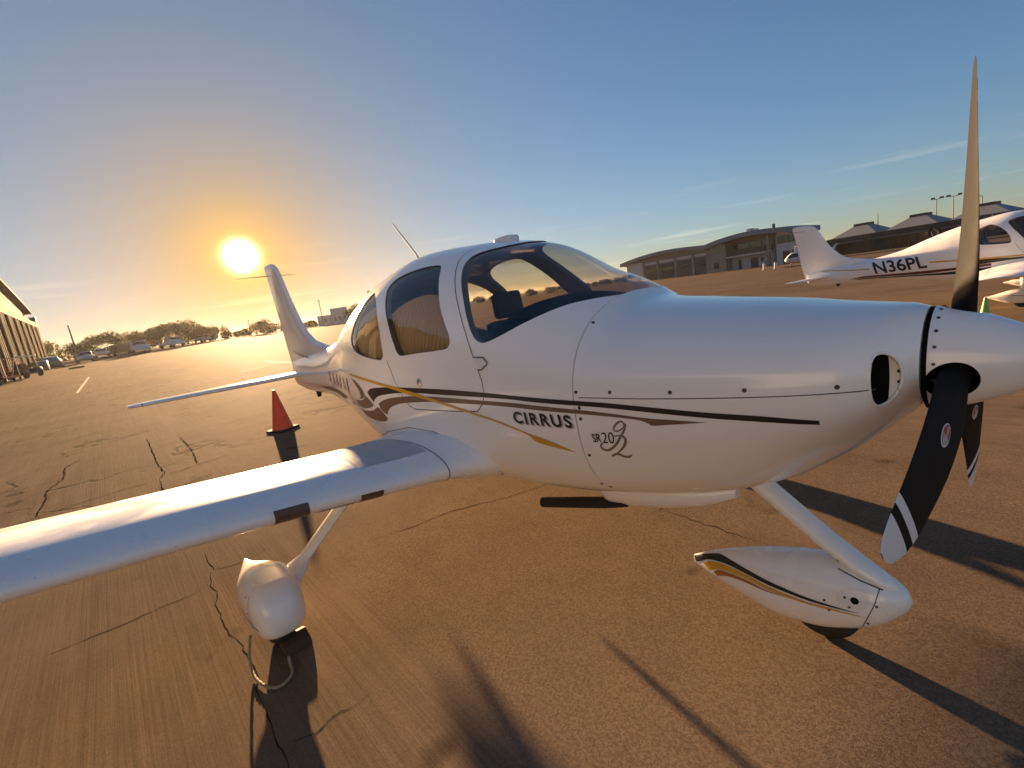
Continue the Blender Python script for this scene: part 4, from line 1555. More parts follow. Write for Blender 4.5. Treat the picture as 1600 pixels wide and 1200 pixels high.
# ------------------------------------------------------------------ second airplane of the same kind, farther off
SKIP = ('registration_bar', 'black_stripe', 'taupe_stripe', 'curl_stripe', 'gold_stripe', 'lettering', 'type_lettering', 'script_mark', 'tail_stripe', 'screw', 'fastener', 'hinge_screw', 'fin_stripe', 'streak_sheet', 'lettering_shadow', 'stall_strip')
plane2 = empty('airplane', (2.234, 14.127, hz(0, 13)), -0.027)
tag(plane2, 'white airplane lettered N36PL parked behind the nearer airplane\'s propeller', 'airplane', 'white low-wing airplanes on the apron')
for ch in list(airplane.children):
    if ch.name.split('.')[0] in SKIP:
        continue
    c = ch.copy()
    COL.objects.link(c)
    c.parent = plane2
    for g in list(ch.children):
        if g.name.split('.')[0] in ('screw', 'fairing_screw'):
            continue
        d = g.copy()
        COL.objects.link(d)
        d.parent = c
body_text('lettering', FUS, 'N36PL', [(-5.753, 1.245), (-4.634, 1.266), (-4.544, 0.955), (-5.654, 0.919)], M['black'], plane2, bold=0.02, off=0.004)
decal('gold_stripe', FUS, [(-7.00, 1.16), (-6.711, 1.150), (-6.171, 1.105), (-5.80, 1.085), (-5.80, 1.055), (-6.169, 1.071), (-6.705, 1.120), (-7.00, 1.135)], M['gold'], plane2, step=0.06)
decal('gold_stripe', FUS, [(-4.508, 1.101), (-4.158, 1.086), (-3.644, 1.062), (-2.895, 1.045), (-2.0, 1.03), (-2.0, 1.0), (-2.894, 1.012), (-3.644, 1.027), (-4.158, 1.050), (-4.508, 1.064)], M['gold'], plane2, step=0.06)
decal('maroon_stripe', FUS, [(-6.334, 0.826), (-5.956, 0.890), (-5.401, 0.884), (-4.600, 0.882), (-4.031, 0.895), (-3.4, 0.92), (-3.4, 0.86), (-4.032, 0.835), (-4.604, 0.812), (-5.407, 0.832), (-5.962, 0.847)], M['maroon'], plane2, step=0.06)
decal('black_stripe', FUS, [(-6.2, 0.815), (-5.963, 0.838), (-5.408, 0.820), (-4.605, 0.800), (-4.033, 0.806), (-3.4, 0.84), (-3.4, 0.76), (-4.035, 0.738), (-4.608, 0.760), (-5.414, 0.789), (-5.970, 0.807)], M['black'], plane2, step=0.06)
decal('black_stripe', FUS, [(-3.75, 0.95), (-3.60, 1.02), (-3.35, 1.02), (-3.0, 1.0), (-2.6, 0.99), (-2.6, 0.96), (-3.1, 0.95), (-3.4, 0.93), (-3.6, 0.92)], M['black'], plane2, step=0.06)
#--BACKGROUND--
# ------------------------------------------------------------------ small things round the airplane
def cone(loc, h, rb, mat, label, cat='cone', base=True, collar=False):
    r = empty('traffic_cone', loc)
    tag(r, label, cat)
    mb = MB()
    b0 = 0.03 if base else 0.0
    mb.lathe([(b0, rb), (b0 + 0.02, rb * 0.92), (h * 0.97, rb * 0.16), (h, rb * 0.12)], (0, 0, 0), (0, 0, 1), 32)
    mb.build('cone_body', mat, r, True)
    if base:
        mb = MB()
        s = rb * 1.08
        mb.box(-s, s, -s, s, 0.0, 0.032)
        bevelled(mb.build('base', M['rubber'], r), 0.008, 2)
    return r


cone((-8.33, -0.135, hz(-8.33, -0.135)), 0.67, 0.165, M['cone'], 'orange traffic cone with black base beyond the near wing').rotation_euler = (0, 0, 0.5)
gc = cone((-0.875, 8.321, hz(-0.875, 8.321)), 0.62, 0.12, M['cgreen'], 'small green cone showing above the propeller spinner')

mb = MB()
mb.prism([(-2.60, 0.0), (-2.74, 0.0), (-2.735, 0.045), (-2.68, 0.068), (-2.62, 0.04)], 'y', -1.705, -1.57)
ch = bevelled(mb.build('wheel_chock', M['wood']), 0.008, 2)
tag(ch, 'dark wooden chock in front of the near main wheel', 'chock')
ch.rotation_euler = (0, 0, 0.0)

rp = [(-2.70, -1.815, 0.16), (-2.685, -1.835, 0.11), (-2.66, -1.85, 0.05), (-2.62, -1.855, 0.016), (-2.54, -1.848, 0.013), (-2.46, -1.825, 0.013), (-2.42, -1.785, 0.013), (-2.435, -1.735, 0.013), (-2.48, -1.71, 0.013), (-2.53, -1.705, 0.018), (-2.555, -1.70, 0.045)]
pp = []
for i in range(len(rp) - 1):
    p0, p1, p2, p3 = [np.array(rp[max(0, min(len(rp) - 1, i + k))]) for k in (-1, 0, 1, 2)]
    for t in np.linspace(0, 1, 6, endpoint=False):
        pp.append(0.5 * (2 * p1 + (p2 - p0) * t + (2 * p0 - 5 * p1 + 4 * p2 - p3) * t**2 + (3 * p1 - p0 - 3 * p2 + p3) * t**3))
mb = MB()
# three twisted strands
L = len(pp)
for s in range(3):
    line = []
    for i, p in enumerate(pp):
        t = pp[min(i + 1, L - 1)] - pp[max(i - 1, 0)]
        t = t / np.linalg.norm(t)
        a = np.cross(t, [0.3, 0.2, 0.93])
        a /= np.linalg.norm(a)
        b = np.cross(t, a)
        w = i * 0.9 + s * 2.094
        line.append(p + 0.0038 * (a * math.cos(w) + b * math.sin(w)))
    mb.tube(line, 0.0040, 6)
tag(mb.build('tie_down_rope', M['rope'], None, True, 80), 'loop of pale rope lying by the near main wheel', 'rope')

# ------------------------------------------------------------------ hangar on the left
HY = -8.9
han = empty('hangar', (-80, HY, 0))
tag(han, 'tall tan hangar with ribbed sliding doors at the left edge', 'hangar')
zb = 0.4
gab = [(-108 + 80, zb), (-101 + 80 - 5.6, 8.4), (-100.4 + 80 - 2, 9.3), (-97.5 + 80, 9.9), (-89 + 80, 10.6), (-80 + 80, 11.3), (-60 + 80, 12.8), (-40 + 80, 11.3), (-30 + 80, 9.9), (-28 + 80, zb)]
mb = MB()
mb.prism([(-27.5, zb), (-26.3, 8.3)] + gab[2:-1] + [(52, zb)], 'y', -0.4, -34)
mb.build('wall', M['hangard'], han)
mb = MB()
for a, b in zip(gab[2:-2], gab[3:-1]):
    mb.prism([(a[0], a[1]), (b[0], b[1]), (b[0], b[1] + 0.28), (a[0], a[1] + 0.28)], 'y', 0.35, -34.5)
mb.build('roof', M['hangard'], han)
mb = MB()
mb.box(-27.2, 50, -0.38, 0.30, 7.35, 8.05)
mb.build('door_header', M['hangard'], han)
x = -26.6
k = 0
while x < 40:
    mb = MB()
    mb.box(x, x + 2.75, -0.36 + (k % 2) * 0.18, -0.10 + (k % 2) * 0.18, zb, 7.34)
    d = mb.build('door_panel', M['hangar'], han)
    for q in (0.25, 1.35, 2.45):
        mb = MB()
        y0 = -0.10 + (k % 2) * 0.18
        mb.box(x + q - 0.14, x + q + 0.14, y0, y0 + 0.34, zb, 7.30)
        mb.build('rib', M['hangard' if q != 1.35 else 'hangar'], d)
    x += 2.85
    k += 1
x = -17.2
while x < 45:
    zt = float(np.interp(x, [g[0] for g in gab[2:-1]], [g[1] for g in gab[2:-1]]))
    mb = MB()
    mb.box(x, x + 0.62, -0.39, -0.30, 8.06, zt - 0.05)
    mb.build('cladding_sheet', M['hangar'], han)
    x += 0.70
mb = MB()
mb.box(-24.5, -23.3, -0.2, 0.5, 8.3, 8.9)
mb.build('wall_lamp', M['polem'], han)

# ------------------------------------------------------------------ vehicles
def wheel(mb, x, y, z, r, w):
    mb.lathe([(-w / 2, r * 0.8), (-w / 2 + 0.02, r), (w / 2 - 0.02, r), (w / 2, r * 0.8)], (x, y, z), (0, 1, 0), 20)


def car(loc, rz, L, W, Ht, body_profile, glass_profile, mat, label, name='parked_car', cat='car'):
    r = empty(name, loc, rz)
    tag(r, label, cat, 'vehicles parked along the far edge')
    mb = MB()
    mb.prism([(px * L, pz * Ht) for px, pz in body_profile], 'y', -W / 2, W / 2)
    bd = bevelled(mb.build('body', mat, r), 0.06, 2)
    gx = [p[0] * L for p in glass_profile]
    mb = MB()
    mb.prism([(px * L, pz * Ht) for px, pz in glass_profile], 'y', -W / 2 * 0.90, W / 2 * 0.90)
    bevelled(mb.build('cabin', mat, r), 0.07, 2)
    cx = sum(gx) / len(gx)
    zs = [p[1] * Ht for p in glass_profile]
    zl, zh = min(zs) + 0.12 * Ht, max(zs) - 0.07 * Ht
    x0, x1 = min(gx) + 0.10 * L, max(gx) - 0.12 * L
    for sd in (-1, 1):
        y = sd * W / 2 * 0.905
        for a, b in ((0.0, 0.47), (0.53, 1.0)):
            mb = MB()
            mb.box(x0 + (x1 - x0) * a, x0 + (x1 - x0) * b, y - 0.012, y + 0.012, zl, zh)
            mb.build('window', M['bglass'], r)
    P = [(px * L, pz * Ht) for px, pz in glass_profile]
    for (a, b) in ((P[0], P[1]), (P[-1], P[-2])):
        sx = 1 if a[0] > cx else -1
        mb = MB()
        a2 = (a[0] + (b[0] - a[0]) * 0.25, a[1] + (b[1] - a[1]) * 0.25)
        b2 = (a[0] + (b[0] - a[0]) * 0.88, a[1] + (b[1] - a[1]) * 0.88)
        mb.prism([(a2[0] - sx * 0.02, a2[1]), (b2[0] - sx * 0.02, b2[1]), (b2[0] + sx * 0.03, b2[1]), (a2[0] + sx * 0.03, a2[1])], 'y', -W * 0.39, W * 0.39)
        mb.build('windscreen', M['bglass'], r)
    wr = 0.21 * Ht if Ht < 1.75 else 0.2 * Ht
    for sx in (-0.31, 0.31):
        for sd in (-1, 1):
            mb = MB()
            wheel(mb, sx * L, sd * (W / 2 - 0.08), wr, wr, 0.22)
            mb.build('wheel', M['rubber'], r, True)
    for sd in (-1, 1):
        mb = MB()
        mb.box(L * 0.488, L * 0.503, sd * W * 0.32 - 0.16, sd * W * 0.32 + 0.16, Ht * 0.43, Ht * 0.52)
        mb.build('headlight', M['metal'], r)
        mb = MB()
        mb.box(-L * 0.503, -L * 0.488, sd * W * 0.34 - 0.12, sd * W * 0.34 + 0.12, Ht * 0.43, Ht * 0.56)
        mb.build('tail_light', M['redpaint'], r)
    return r


SEDAN_B = [(-0.5, 0.22), (-0.5, 0.56), (-0.46, 0.62), (0.30, 0.62), (0.48, 0.52), (0.5, 0.45), (0.5, 0.22)]
SEDAN_G = [(-0.36, 0.62), (-0.22, 1.0), (0.05, 1.0), (0.24, 0.62)]
SUV_B = [(-0.5, 0.22), (-0.5, 0.60), (0.32, 0.60), (0.49, 0.54), (0.5, 0.22)]
SUV_G = [(-0.49, 0.59), (-0.44, 1.0), (0.08, 1.0), (0.24, 0.59)]
TRUCK_B = [(-0.5, 0.26), (-0.5, 0.58), (0.30, 0.58), (0.49, 0.54), (0.5, 0.26)]
TRUCK_G = [(-0.08, 0.57), (-0.05, 1.0), (0.17, 1.0), (0.30, 0.57)]
for px, py, rz, L, W, Ht, b, g, mt, lab in (
        (-105.8, -2.1, 0.05, 4.5, 1.8, 1.45, SEDAN_B, SEDAN_G, 'carsilver', 'silver sedan parked left of the tan box under the trees'),
        (-89.0, 2.2, 0.12, 4.7, 1.95, 1.85, SUV_B, SUV_G, 'carwhite', 'white SUV parked between the tan box and the pickup'),
        (-100.4, 7.3, 0.3, 5.4, 2.0, 1.8, TRUCK_B, TRUCK_G, 'carwhite', 'white pickup truck parked right of the white SUV'),
        (-117.0, 14.2, 0.2, 4.6, 1.85, 1.6, SUV_B, SUV_G, 'cargrey', 'grey hatchback parked right of the pickup, in the glare'),
        (-86.0, -3.9, 0.1, 4.5, 1.8, 1.4, SEDAN_B, SEDAN_G, 'carsilver', 'pale car beside the leaning pole near the hangar')):
    car((px, py, hz(px, py)), rz, L, W, Ht, b, g, M[mt], lab)
r = empty('cargo_trailer', (-97.0, 0.35, hz(-97, 0.35)), 0.3)
tag(r, 'tan box trailer between the silver sedan and the white SUV', 'trailer', 'vehicles parked along the far edge')
mb = MB()
mb.box(-1.5, 1.5, -0.95, 0.95, 0.42, 1.75)
bevelled(mb.build('box_body', M['cartan'], r), 0.05, 2)
mb = MB()
mb.tube([(1.5, 0, 0.45), (2.4, 0, 0.45)], 0.05, 8)
mb.build('tow_bar', M['polem'], r)
for sd in (-1, 1):
    mb = MB()
    wheel(mb, -0.1, sd * 0.98, 0.32, 0.32, 0.18)
    mb.build('wheel', M['rubber'], r, True)

# golf cart
r = empty('golf_cart', (-58.3, -7.3, hz(-58.3, -7.3)), 2.65)
tag(r, 'dark golf cart with flat roof parked by the hangar doors', 'golf cart')
mb = MB()
mb.prism([(-1.15, 0.28), (-1.18, 0.72), (-0.45, 0.80), (-0.35, 0.42), (0.45, 0.40), (0.75, 0.86), (1.15, 0.70), (1.2, 0.28)], 'y', -0.58, 0.58)
bevelled(mb.build('body', M['cartblack'], r), 0.05, 2)
mb = MB()
mb.box(-0.45, 0.10, -0.52, 0.52, 0.72, 0.86)
mb.box(-0.52, -0.40, -0.52, 0.52, 0.80, 1.25)
bevelled(mb.build('seat', M['seat'], r), 0.03, 2)
for sx, sx2 in ((0.78, 0.55), (-0.95, -0.80)):
    for sd in (-1, 1):
        mb = MB()
        mb.tube([(sx, sd * 0.52, 0.7), (sx2, sd * 0.52, 1.80)], 0.025, 8)
        mb.build('roof_post', M['polem'], r)
mb = MB()
mb.box(-1.15, 0.80, -0.62, 0.62, 1.80, 1.88)
bevelled(mb.build('roof', M['carwhite'], r), 0.03, 2)
for sx in (-0.82, 0.82):
    for sd in (-1, 1):
        mb = MB()
        wheel(mb, sx, sd * 0.52, 0.24, 0.24, 0.2)
        mb.build('wheel', M['rubber'], r, True)
for sd in (-1, 1):
    mb = MB()
    mb.box(1.13, 1.2, sd * 0.4 - 0.09, sd * 0.4 + 0.09, 0.52, 0.62)
    mb.build('headlight', M['metal'], r)

# tow trolley with raised frame at the picture's left edge
r = empty('maintenance_stand', (-53.8, -7.9, hz(-53.8, -7.9)), 0.3)
tag(r, 'red and pale wheeled maintenance stand left of the golf cart', 'stand')
mb = MB()
mb.box(-1.2, 1.2, -0.5, 0.5, 0.35, 0.45)
mb.build('deck', M['redpaint'], r)
for sd in (-1, 1):
    mb = MB()
    mb.tube([(-1.1, sd * 0.45, 0.45), (0.9, sd * 0.45, 1.9)], 0.04, 8)
    mb.tube([(0.9, sd * 0.45, 1.9), (1.05, sd * 0.45, 0.45)], 0.035, 8)
    mb.build('side_rail', M['wallw'], r)
for k in range(6):
    t = (k + 0.5) / 6
    mb = MB()
    mb.box(-1.1 + 2 * t - 0.1, -1.1 + 2 * t + 0.1, -0.45, 0.45, 0.45 + 1.45 * t, 0.49 + 1.45 * t)
    mb.build('tread', M['redpaint'], r)
for sx in (-1, 1):
    for sd in (-1, 1):
        mb = MB()
        wheel(mb, sx * 0.95, sd * 0.45, 0.18, 0.18, 0.1)
        mb.build('wheel', M['rubber'], r, True)

for i, (x, y, s, lab) in enumerate(((-76.0, -7.6, 1.0, 'dark covered equipment box beside the hangar corner, nearer the golf cart'), (-84.0, -7.4, 1.25, 'dark covered equipment box at the hangar corner, farther from the golf cart'))):
    r = empty('equipment_box', (x, y, hz(x, y)), 0.4 * i)
    tag(r, lab, 'box', 'covered boxes by the hangar')
    mb = MB()
    mb.prism([(-1.1 * s, 0), (-1.2 * s, 0.75 * s), (-0.6 * s, 1.15 * s), (0.5 * s, 1.05 * s), (1.15 * s, 0.6 * s), (1.1 * s, 0)], 'y', -0.7 * s, 0.7 * s)
    bevelled(mb.build('cover', M['cargrey'], r), 0.12 * s, 3)
    mb = MB()
    mb.box(-1.25 * s, 1.2 * s, -0.75 * s, 0.75 * s, 0.0, 0.08)
    mb.build('skid', M['wood'], r)

# ------------------------------------------------------------------ terminal on the right
TA = -0.20
ter = empty('terminal_building', (-69.05, 103.9, 0), TA)
ter.scale = (0.835, 1, 1.05)
tag(ter, 'long tan terminal with garage doors, balcony and curved grey metal roof', 'building')


def part(name, mat, parent, *boxes):
    mb = MB()
    for b in boxes:
        mb.box(*b)
    return mb.build(name, M[mat], parent)


ZB = -0.9
part('garage_wall', 'wall', ter, (-7.0, 22.6, 0.5, 5, ZB, 4.6))
part('end_wall', 'wallw', ter, (-7.2, -0.8, 0.2, 0.49, ZB, 4.4))
for (a, b) in ((0.62, 4.7), (6.4, 11.1), (12.9, 17.1), (18.7, 22.2)):
    d = part('garage_door', 'gdoor', ter, (a, b, 0.30, 0.49, ZB, 3.3))
    for j in range(4):
        z = -0.1 + j * 0.85
        part('door_section', 'bglass' if j == 2 else 'gdoor', d, (a + 0.15, b - 0.15, 0.22, 0.31, z + 0.05, z + 0.78))
for a in (-0.4, 5.1, 11.6, 17.5):
    part('pier', 'wall', ter, (a, a + 0.75, 0.0, 0.48, ZB, 4.2))
part('clerestory_band', 'wallw', ter, (0.3, 22.5, 0.28, 0.47, 3.55, 4.1))


def arc_roof(name, x0, x1, zl, zc, zr, y0, y1, th, parent, n=14):
    mb = MB()
    poly = []
    for i in range(n + 1):
        t = i / n
        z = zl * (1 - t) ** 2 + 2 * t * (1 - t) * (2 * zc - 0.5 * zl - 0.5 * zr) + zr * t * t
        poly.append((x0 + (x1 - x0) * t, z))
    mb.prism(poly + [(p[0], p[1] - th) for p in poly[::-1]], 'y', y0, y1)
    return mb.build(name, M['roof'], parent)


def arc_fill(name, mat, x0, x1, zl, zc, zr, zbot, y0, y1, parent, n=14):
    poly = []
    for i in range(n + 1):
        t = i / n
        poly.append((x0 + (x1 - x0) * t, zl * (1 - t) ** 2 + 2 * t * (1 - t) * (2 * zc - 0.5 * zl - 0.5 * zr) + zr * t * t))
    mb = MB()
    mb.prism(poly + [(x1, zbot), (x0, zbot)], 'y', y0, y1)
    return mb.build(name, M[mat], parent)


arc_fill('gable_band', 'wall', -8.5, 23.9, 4.3, 5.55, 4.75, 4.02, 0.46, 4.9, ter)
arc_fill('upper_gable_band', 'wall', 22.4, 46.8, 4.75, 5.9, 4.85, 4.6, 1.45, 4.9, ter)
arc_roof('roof', -8.6, 24.0, 4.9, 6.15, 5.35, -1.0, 6, 0.75, ter)
part('tower_wall', 'wall', ter, (22.65, 28.4, -0.6, 5, ZB, 5.2))
part('small_window', 'bglass', ter, (24.9, 26.4, -0.64, -0.61, 0.55, 1.75))
part('tower_window', 'bglass', ter, (24.2, 27.9, -0.65, -0.61, 3.7, 4.9))
part('hall_wall', 'wall', ter, (28.4, 40.6, 1.6, 5, ZB, 5.3))
for (a, b) in ((28.9, 30.0), (30.3, 33.2), (33.4, 36.2), (36.4, 38.9)):
    part('upper_window', 'bglass', ter, (a, b, 1.50, 1.59, 3.5, 4.85))
part('balcony_floor', 'wallw', ter, (28.42, 39.6, -0.5, 1.58, 2.25, 2.5))
part('balcony_rail', 'walld', ter, (28.6, 38.7, -0.5, -0.35, 2.52, 3.55))
part('lower_wall', 'wallw', ter, (28.42, 39.4, 1.3, 1.58, ZB, 2.24))
part('lower_door', 'gdoor', ter, (33.6, 35.4, 1.2, 1.29, ZB, 1.7))
part('lower_door', 'gdoor', ter, (30.3, 31.1, 1.2, 1.29, ZB, 1.55))
part('lower_door', 'gdoor', ter, (36.2, 36.8, 1.2, 1.29, ZB, 1.5))
mb = MB()
mb.prism([(36.6, -0.2), (39.2, 1.2), (39.2, 1.6), (36.6, 0.2)], 'y', -0.2, 0.2)
mb.build('stair', M['wallw'], ter)
part('column', 'wall', ter, (38.9, 39.5, -0.55, 0.0, ZB, 5.3))
part('lobby_wall', 'wallw', ter, (40.7, 46.5, 0.2, 5, ZB, 5.6))
for a in (41.0, 42.3, 43.6, 44.9):
    part('lobby_window', 'bglass', ter, (a, a + 1.15, 0.08, 0.19, 3.4, 4.7))
for a in (42.2, 44.2):
    part('lobby_door', 'gdoor', ter, (a, a + 1.5, 0.08, 0.19, ZB, 2.0))
arc_roof('upper_roof', 22.3, 46.9, 5.4, 6.55, 5.5, -1.4, 5.5, 0.85, ter)
part('roof_unit', 'wallw', ter, (30.6, 31.8, 4, 5, 6.3, 7.3), (32.2, 33.0, 4, 5, 6.3, 7.1))
part('roof_vent', 'walld', ter, (37.9, 38.3, 3, 3.4, 6.2, 7.2))

pav = empty('pavilion_building', (-27.4, 111.8, -0.5), TA)
pav.scale = (0.93, 1, 1)
tag(pav, 'dark low building with pyramid skylight roofs behind the farther airplane', 'building')
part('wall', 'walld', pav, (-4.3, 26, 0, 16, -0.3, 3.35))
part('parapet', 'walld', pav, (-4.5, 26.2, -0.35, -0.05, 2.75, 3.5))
for (a, b) in ((-2.9, 2.6), (4.1, 13.0), (15.5, 24)):
    w = part('window_band', 'bglass', pav, (a, b, -0.06, 0.02, 0.25, 2.25))
    k = int((b - a) / 1.4)
    for j in range(1, k):
        x = a + (b - a) * j / k
        part('mullion', 'gdoor', w, (x - 0.05, x + 0.05, -0.12, -0.061, 0.25, 2.25))
    part('canopy', 'roof', pav, (a - 0.2, b + 0.2, -1.2, -0.36, 2.35, 2.55))
for a in (-4.3, 3.3, 14.2, 25):
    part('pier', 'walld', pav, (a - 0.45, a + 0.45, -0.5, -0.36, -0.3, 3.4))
for x0, x1, zt in ((-4.4, 4.2, 5.35), (5.6, 14.0, 5.2), (15.6, 23.5, 5.0)):
    c = (x0 + x1) / 2
    hw = (x1 - x0) / 2
    mb = MB()
    mb.add([(x0, 1, 3.5), (x1, 1, 3.5), (x1, 1 + 2 * hw, 3.5), (x0, 1 + 2 * hw, 3.5), (c - 1.25, 1 + hw - 1.25, zt), (c + 1.25, 1 + hw - 1.25, zt), (c + 1.25, 1 + hw + 1.25, zt), (c - 1.25, 1 + hw + 1.25, zt)],
           [(0, 1, 5, 4), (1, 2, 6, 5), (2, 3, 7, 6), (3, 0, 4, 7)])
    rf = mb.build('pyramid_roof', M['roof'], pav)
    part('roof_lantern', 'walld', rf, (c - 1.32, c + 1.32, 1 + hw - 1.32, 1 + hw + 1.32, zt - 0.05, zt + 0.42))
mb = MB()
mb.tube([(2.2, 6, 4.0), (2.2, 6, 7.2)], [0.12, 0.03], 6)
mb.build('mast', M['polem'], pav)

bar = empty('far_hangar', (-3.0, 118, -0.6), TA)
tag(bar, 'pale metal hangar at the right edge behind the pavilion', 'hangar')
part('wall', 'wallw', bar, (0, 40, 0, 20, -0.5, 4.9))
arc_roof('roof', -0.6, 40.6, 5.2, 6.2, 5.2, -0.6, 20.5, 0.5, bar)
for k in range(5):
    part('hangar_door', 'gdoor', bar, (2 + k * 7.5, 8 + k * 7.5, -0.1, -0.01, -0.5, 3.9))
part('roof_vent', 'walld', bar, (4, 6, 3, 5, 5.6, 6.4), (11, 13, 3, 5, 5.9, 6.7))


def lamp_pole(x, y, h, arms, label, group='flood-light poles'):
    z = hz(x, y)
    r = empty('light_pole', (x, y, z))
    tag(r, label, 'light pole', group)
    mb = MB()
    mb.tube([(0, 0, 0), (0, 0, h)], [0.14, 0.08], 8)
    mb.build('pole', M['polem'], r)
    for ax in arms:
        mb = MB()
        mb.tube([(0, 0, h - 0.1), (ax, 0, h + 0.1)], 0.06, 6)
        mb.build('arm', M['polem'], r)
        mb = MB()
        mb.box(ax - 0.4, ax + 0.4, -0.35, 0.35, h, h + 0.45)
        bevelled(mb.build('lamp_head', M['polem'], r), 0.08, 2)
    return r


lamp_pole(-20.6, 156.0, 9.5, (-0.7, 0.9), 'leftmost twin flood-light pole above the pavilion roofs')
lamp_pole(-17.6, 156.0, 9.5, (-0.9, 1.1), 'middle flood-light pole above the pavilion roofs')
lamp_pole(-12.7, 156.0, 8.4, (-0.9,), 'short single-arm light pole nearest the propeller blade')


def plain_pole(x, y, h, label, r0=0.13, foot=False):
    z = hz(x, y)
    r = empty('utility_pole', (x, y, z))
    tag(r, label, 'pole', 'thin poles along the far edge')
    mb = MB()
    mb.tube([(0, 0, -0.1), (0, 0, h)], [r0, r0 * 0.65], 8)
    mb.build('pole', M['polem'], r)
    mb = MB()
    mb.box(-0.28, 0.28, -0.09, 0.09, h - 0.35, h - 0.15)
    mb.build('cap', M['polem'], r)


plain_pole(-96.6, -4.85, 5.5, 'tall dark pole between the hangar and the trees')
plain_pole(-108.5, 36.5, 6.0, 'thin pole just right of the near airplane\'s fin')
plain_pole(-116.5, 18.3, 3.3, 'short pole, leftmost of three in the sun glare', 0.09)
plain_pole(-113.0, 22.6, 3.6, 'short pole, middle of three in the sun glare', 0.09)
plain_pole(-111.0, 24.8, 3.4, 'short pole, rightmost of three in the sun glare', 0.09)

r = empty('sign_stand', (-64.9, -4.27, hz(-64.9, -4.27)), 0.4)
tag(r, 'low dark weighted stand on the apron below the tall pole', 'stand')
part('base', 'rubber', r, (-0.75, 0.75, -0.35, 0.35, 0, 0.14))
mb = MB()
mb.tube([(0, 0, 0.14), (0, 0, 0.85)], 0.05, 8)
mb.build('post', M['wallw'], r)

for x, y, lab in ((-28.8, 73.1, 'left one of two white bollards in front of the terminal'), (-27.0, 72.4, 'right one of two white bollards in front of the terminal')):
    r = empty('bollard', (x, y, hz(x, y)))
    tag(r, lab, 'bollard', 'white bollards')
    mb = MB()
    mb.lathe([(0, 0.16), (0.85, 0.16), (0.95, 0.10), (0.97, 0.02)], (0, 0, 0), (0, 0, 1), 14)
    mb.build('post', M['wallw'], r, True)
    mb = MB()
    mb.lathe([(0, 0.26), (0.06, 0.26)], (0, 0, 0), (0, 0, 1), 14)
    mb.build('foot', M['gdoor'], r, True)

# ------------------------------------------------------------------ helicopter behind the farther airplane's fin
hx_, hy_ = -24.5, 73.0
r = empty('helicopter', (hx_, hy_, hz(hx_, hy_)), 3.5)
tag(r, 'small white helicopter on skids left of the farther airplane\'s fin', 'helicopter')
HB = Body([(-1.25, 1.55, 1.05, 0.10, 1.3, 2, 2), (-0.9, 1.78, 0.75, 0.42, 1.25, 2, 2), (-0.3, 1.98, 0.58, 0.62, 1.2, 2, 2), (0.4, 1.95, 0.55, 0.62, 1.15, 2, 2), (0.95, 1.65, 0.62, 0.50, 1.1, 2, 2), (1.3, 1.25, 0.80, 0.25, 1.0, 2, 2), (1.4, 1.05, 0.9, 0.06, 0.98, 2, 2)])
V, F = HB.loft(np.linspace(-1.25, 1.4, 20), 28)
hb_ = pyd('cabin', V, F, M['carwhite'], r, True)
for sd in (-1, 1):
    decal('side_window', HB, [(-0.2, 1.25), (-0.2, 1.75), (0.5, 1.75), (0.95, 1.45), (1.0, 1.2)], M['bglass'], r, sd, 0.01, 0.12)
mb = MB()
mb.tube([(-1.0, 0, 1.45), (-4.6, 0, 1.75)], [0.20, 0.08], 12)
mb.build('tail_boom', M['carwhite'], r, True)
mb = MB()
mb.prism([(-4.3, 1.6), (-4.9, 2.3), (-4.65, 2.3), (-4.1, 1.75), (-4.6, 1.2), (-4.8, 1.2)], 'y', -0.03, 0.03)
mb.build('tail_fin', M['carwhite'], r)
mb = MB()
mb.prism([(-0.5, 1.9), (-0.25, 2.7), (0.1, 2.7), (0.2, 1.9)], 'y', -0.14, 0.14)
mb.build('mast_fairing', M['carwhite'], r)
for sd in (-1, 1):
    mb = MB()
    mb.box(-0.15 + (0 if sd > 0 else 0), 0.05, 0.05 * sd, 3.8 * sd, 2.74, 2.77)
    mb.build('rotor_blade', M['polem'], r)
    mb = MB()
    mb.tube([(-1.1, sd * 0.85, 0.06), (1.2, sd * 0.85, 0.06), (1.45, sd * 0.85, 0.16)], 0.045, 8)
    mb.tube([(-0.6, sd * 0.4, 0.75), (-0.65, sd * 0.85, 0.08)], 0.035, 8)
    mb.tube([(0.6, sd * 0.4, 0.72), (0.65, sd * 0.85, 0.08)], 0.035, 8)
    mb.build('skid', M['polem'], r, True)

# ------------------------------------------------------------------ trees and far edge
def crown_mesh(cl, n, size, rr):
    v, f = [], []
    for _ in range(n):
        c, rad = cl[rr.randrange(len(cl))]
        u = Vector((rr.gauss(0, 1), rr.gauss(0, 1), rr.gauss(0, 1))).normalized() * rad * rr.random() ** 0.4
        p = Vector(c) + Vector((u.x, u.y, u.z * 0.72))
        a = Vector((rr.gauss(0, 1), rr.gauss(0, 1), rr.gauss(0, 1))).normalized()
        b = a.cross(Vector((rr.gauss(0, 1), rr.gauss(0, 1), rr.gauss(0, 1)))).normalized()
        s = size * rr.uniform(0.6, 1.4)
        i = len(v)
        v += [p - a * s, p + b * s * 0.45, p + a * s, p - b * s * 0.45]
        f.append((i, i + 1, i + 2, i + 3))
    return v, f


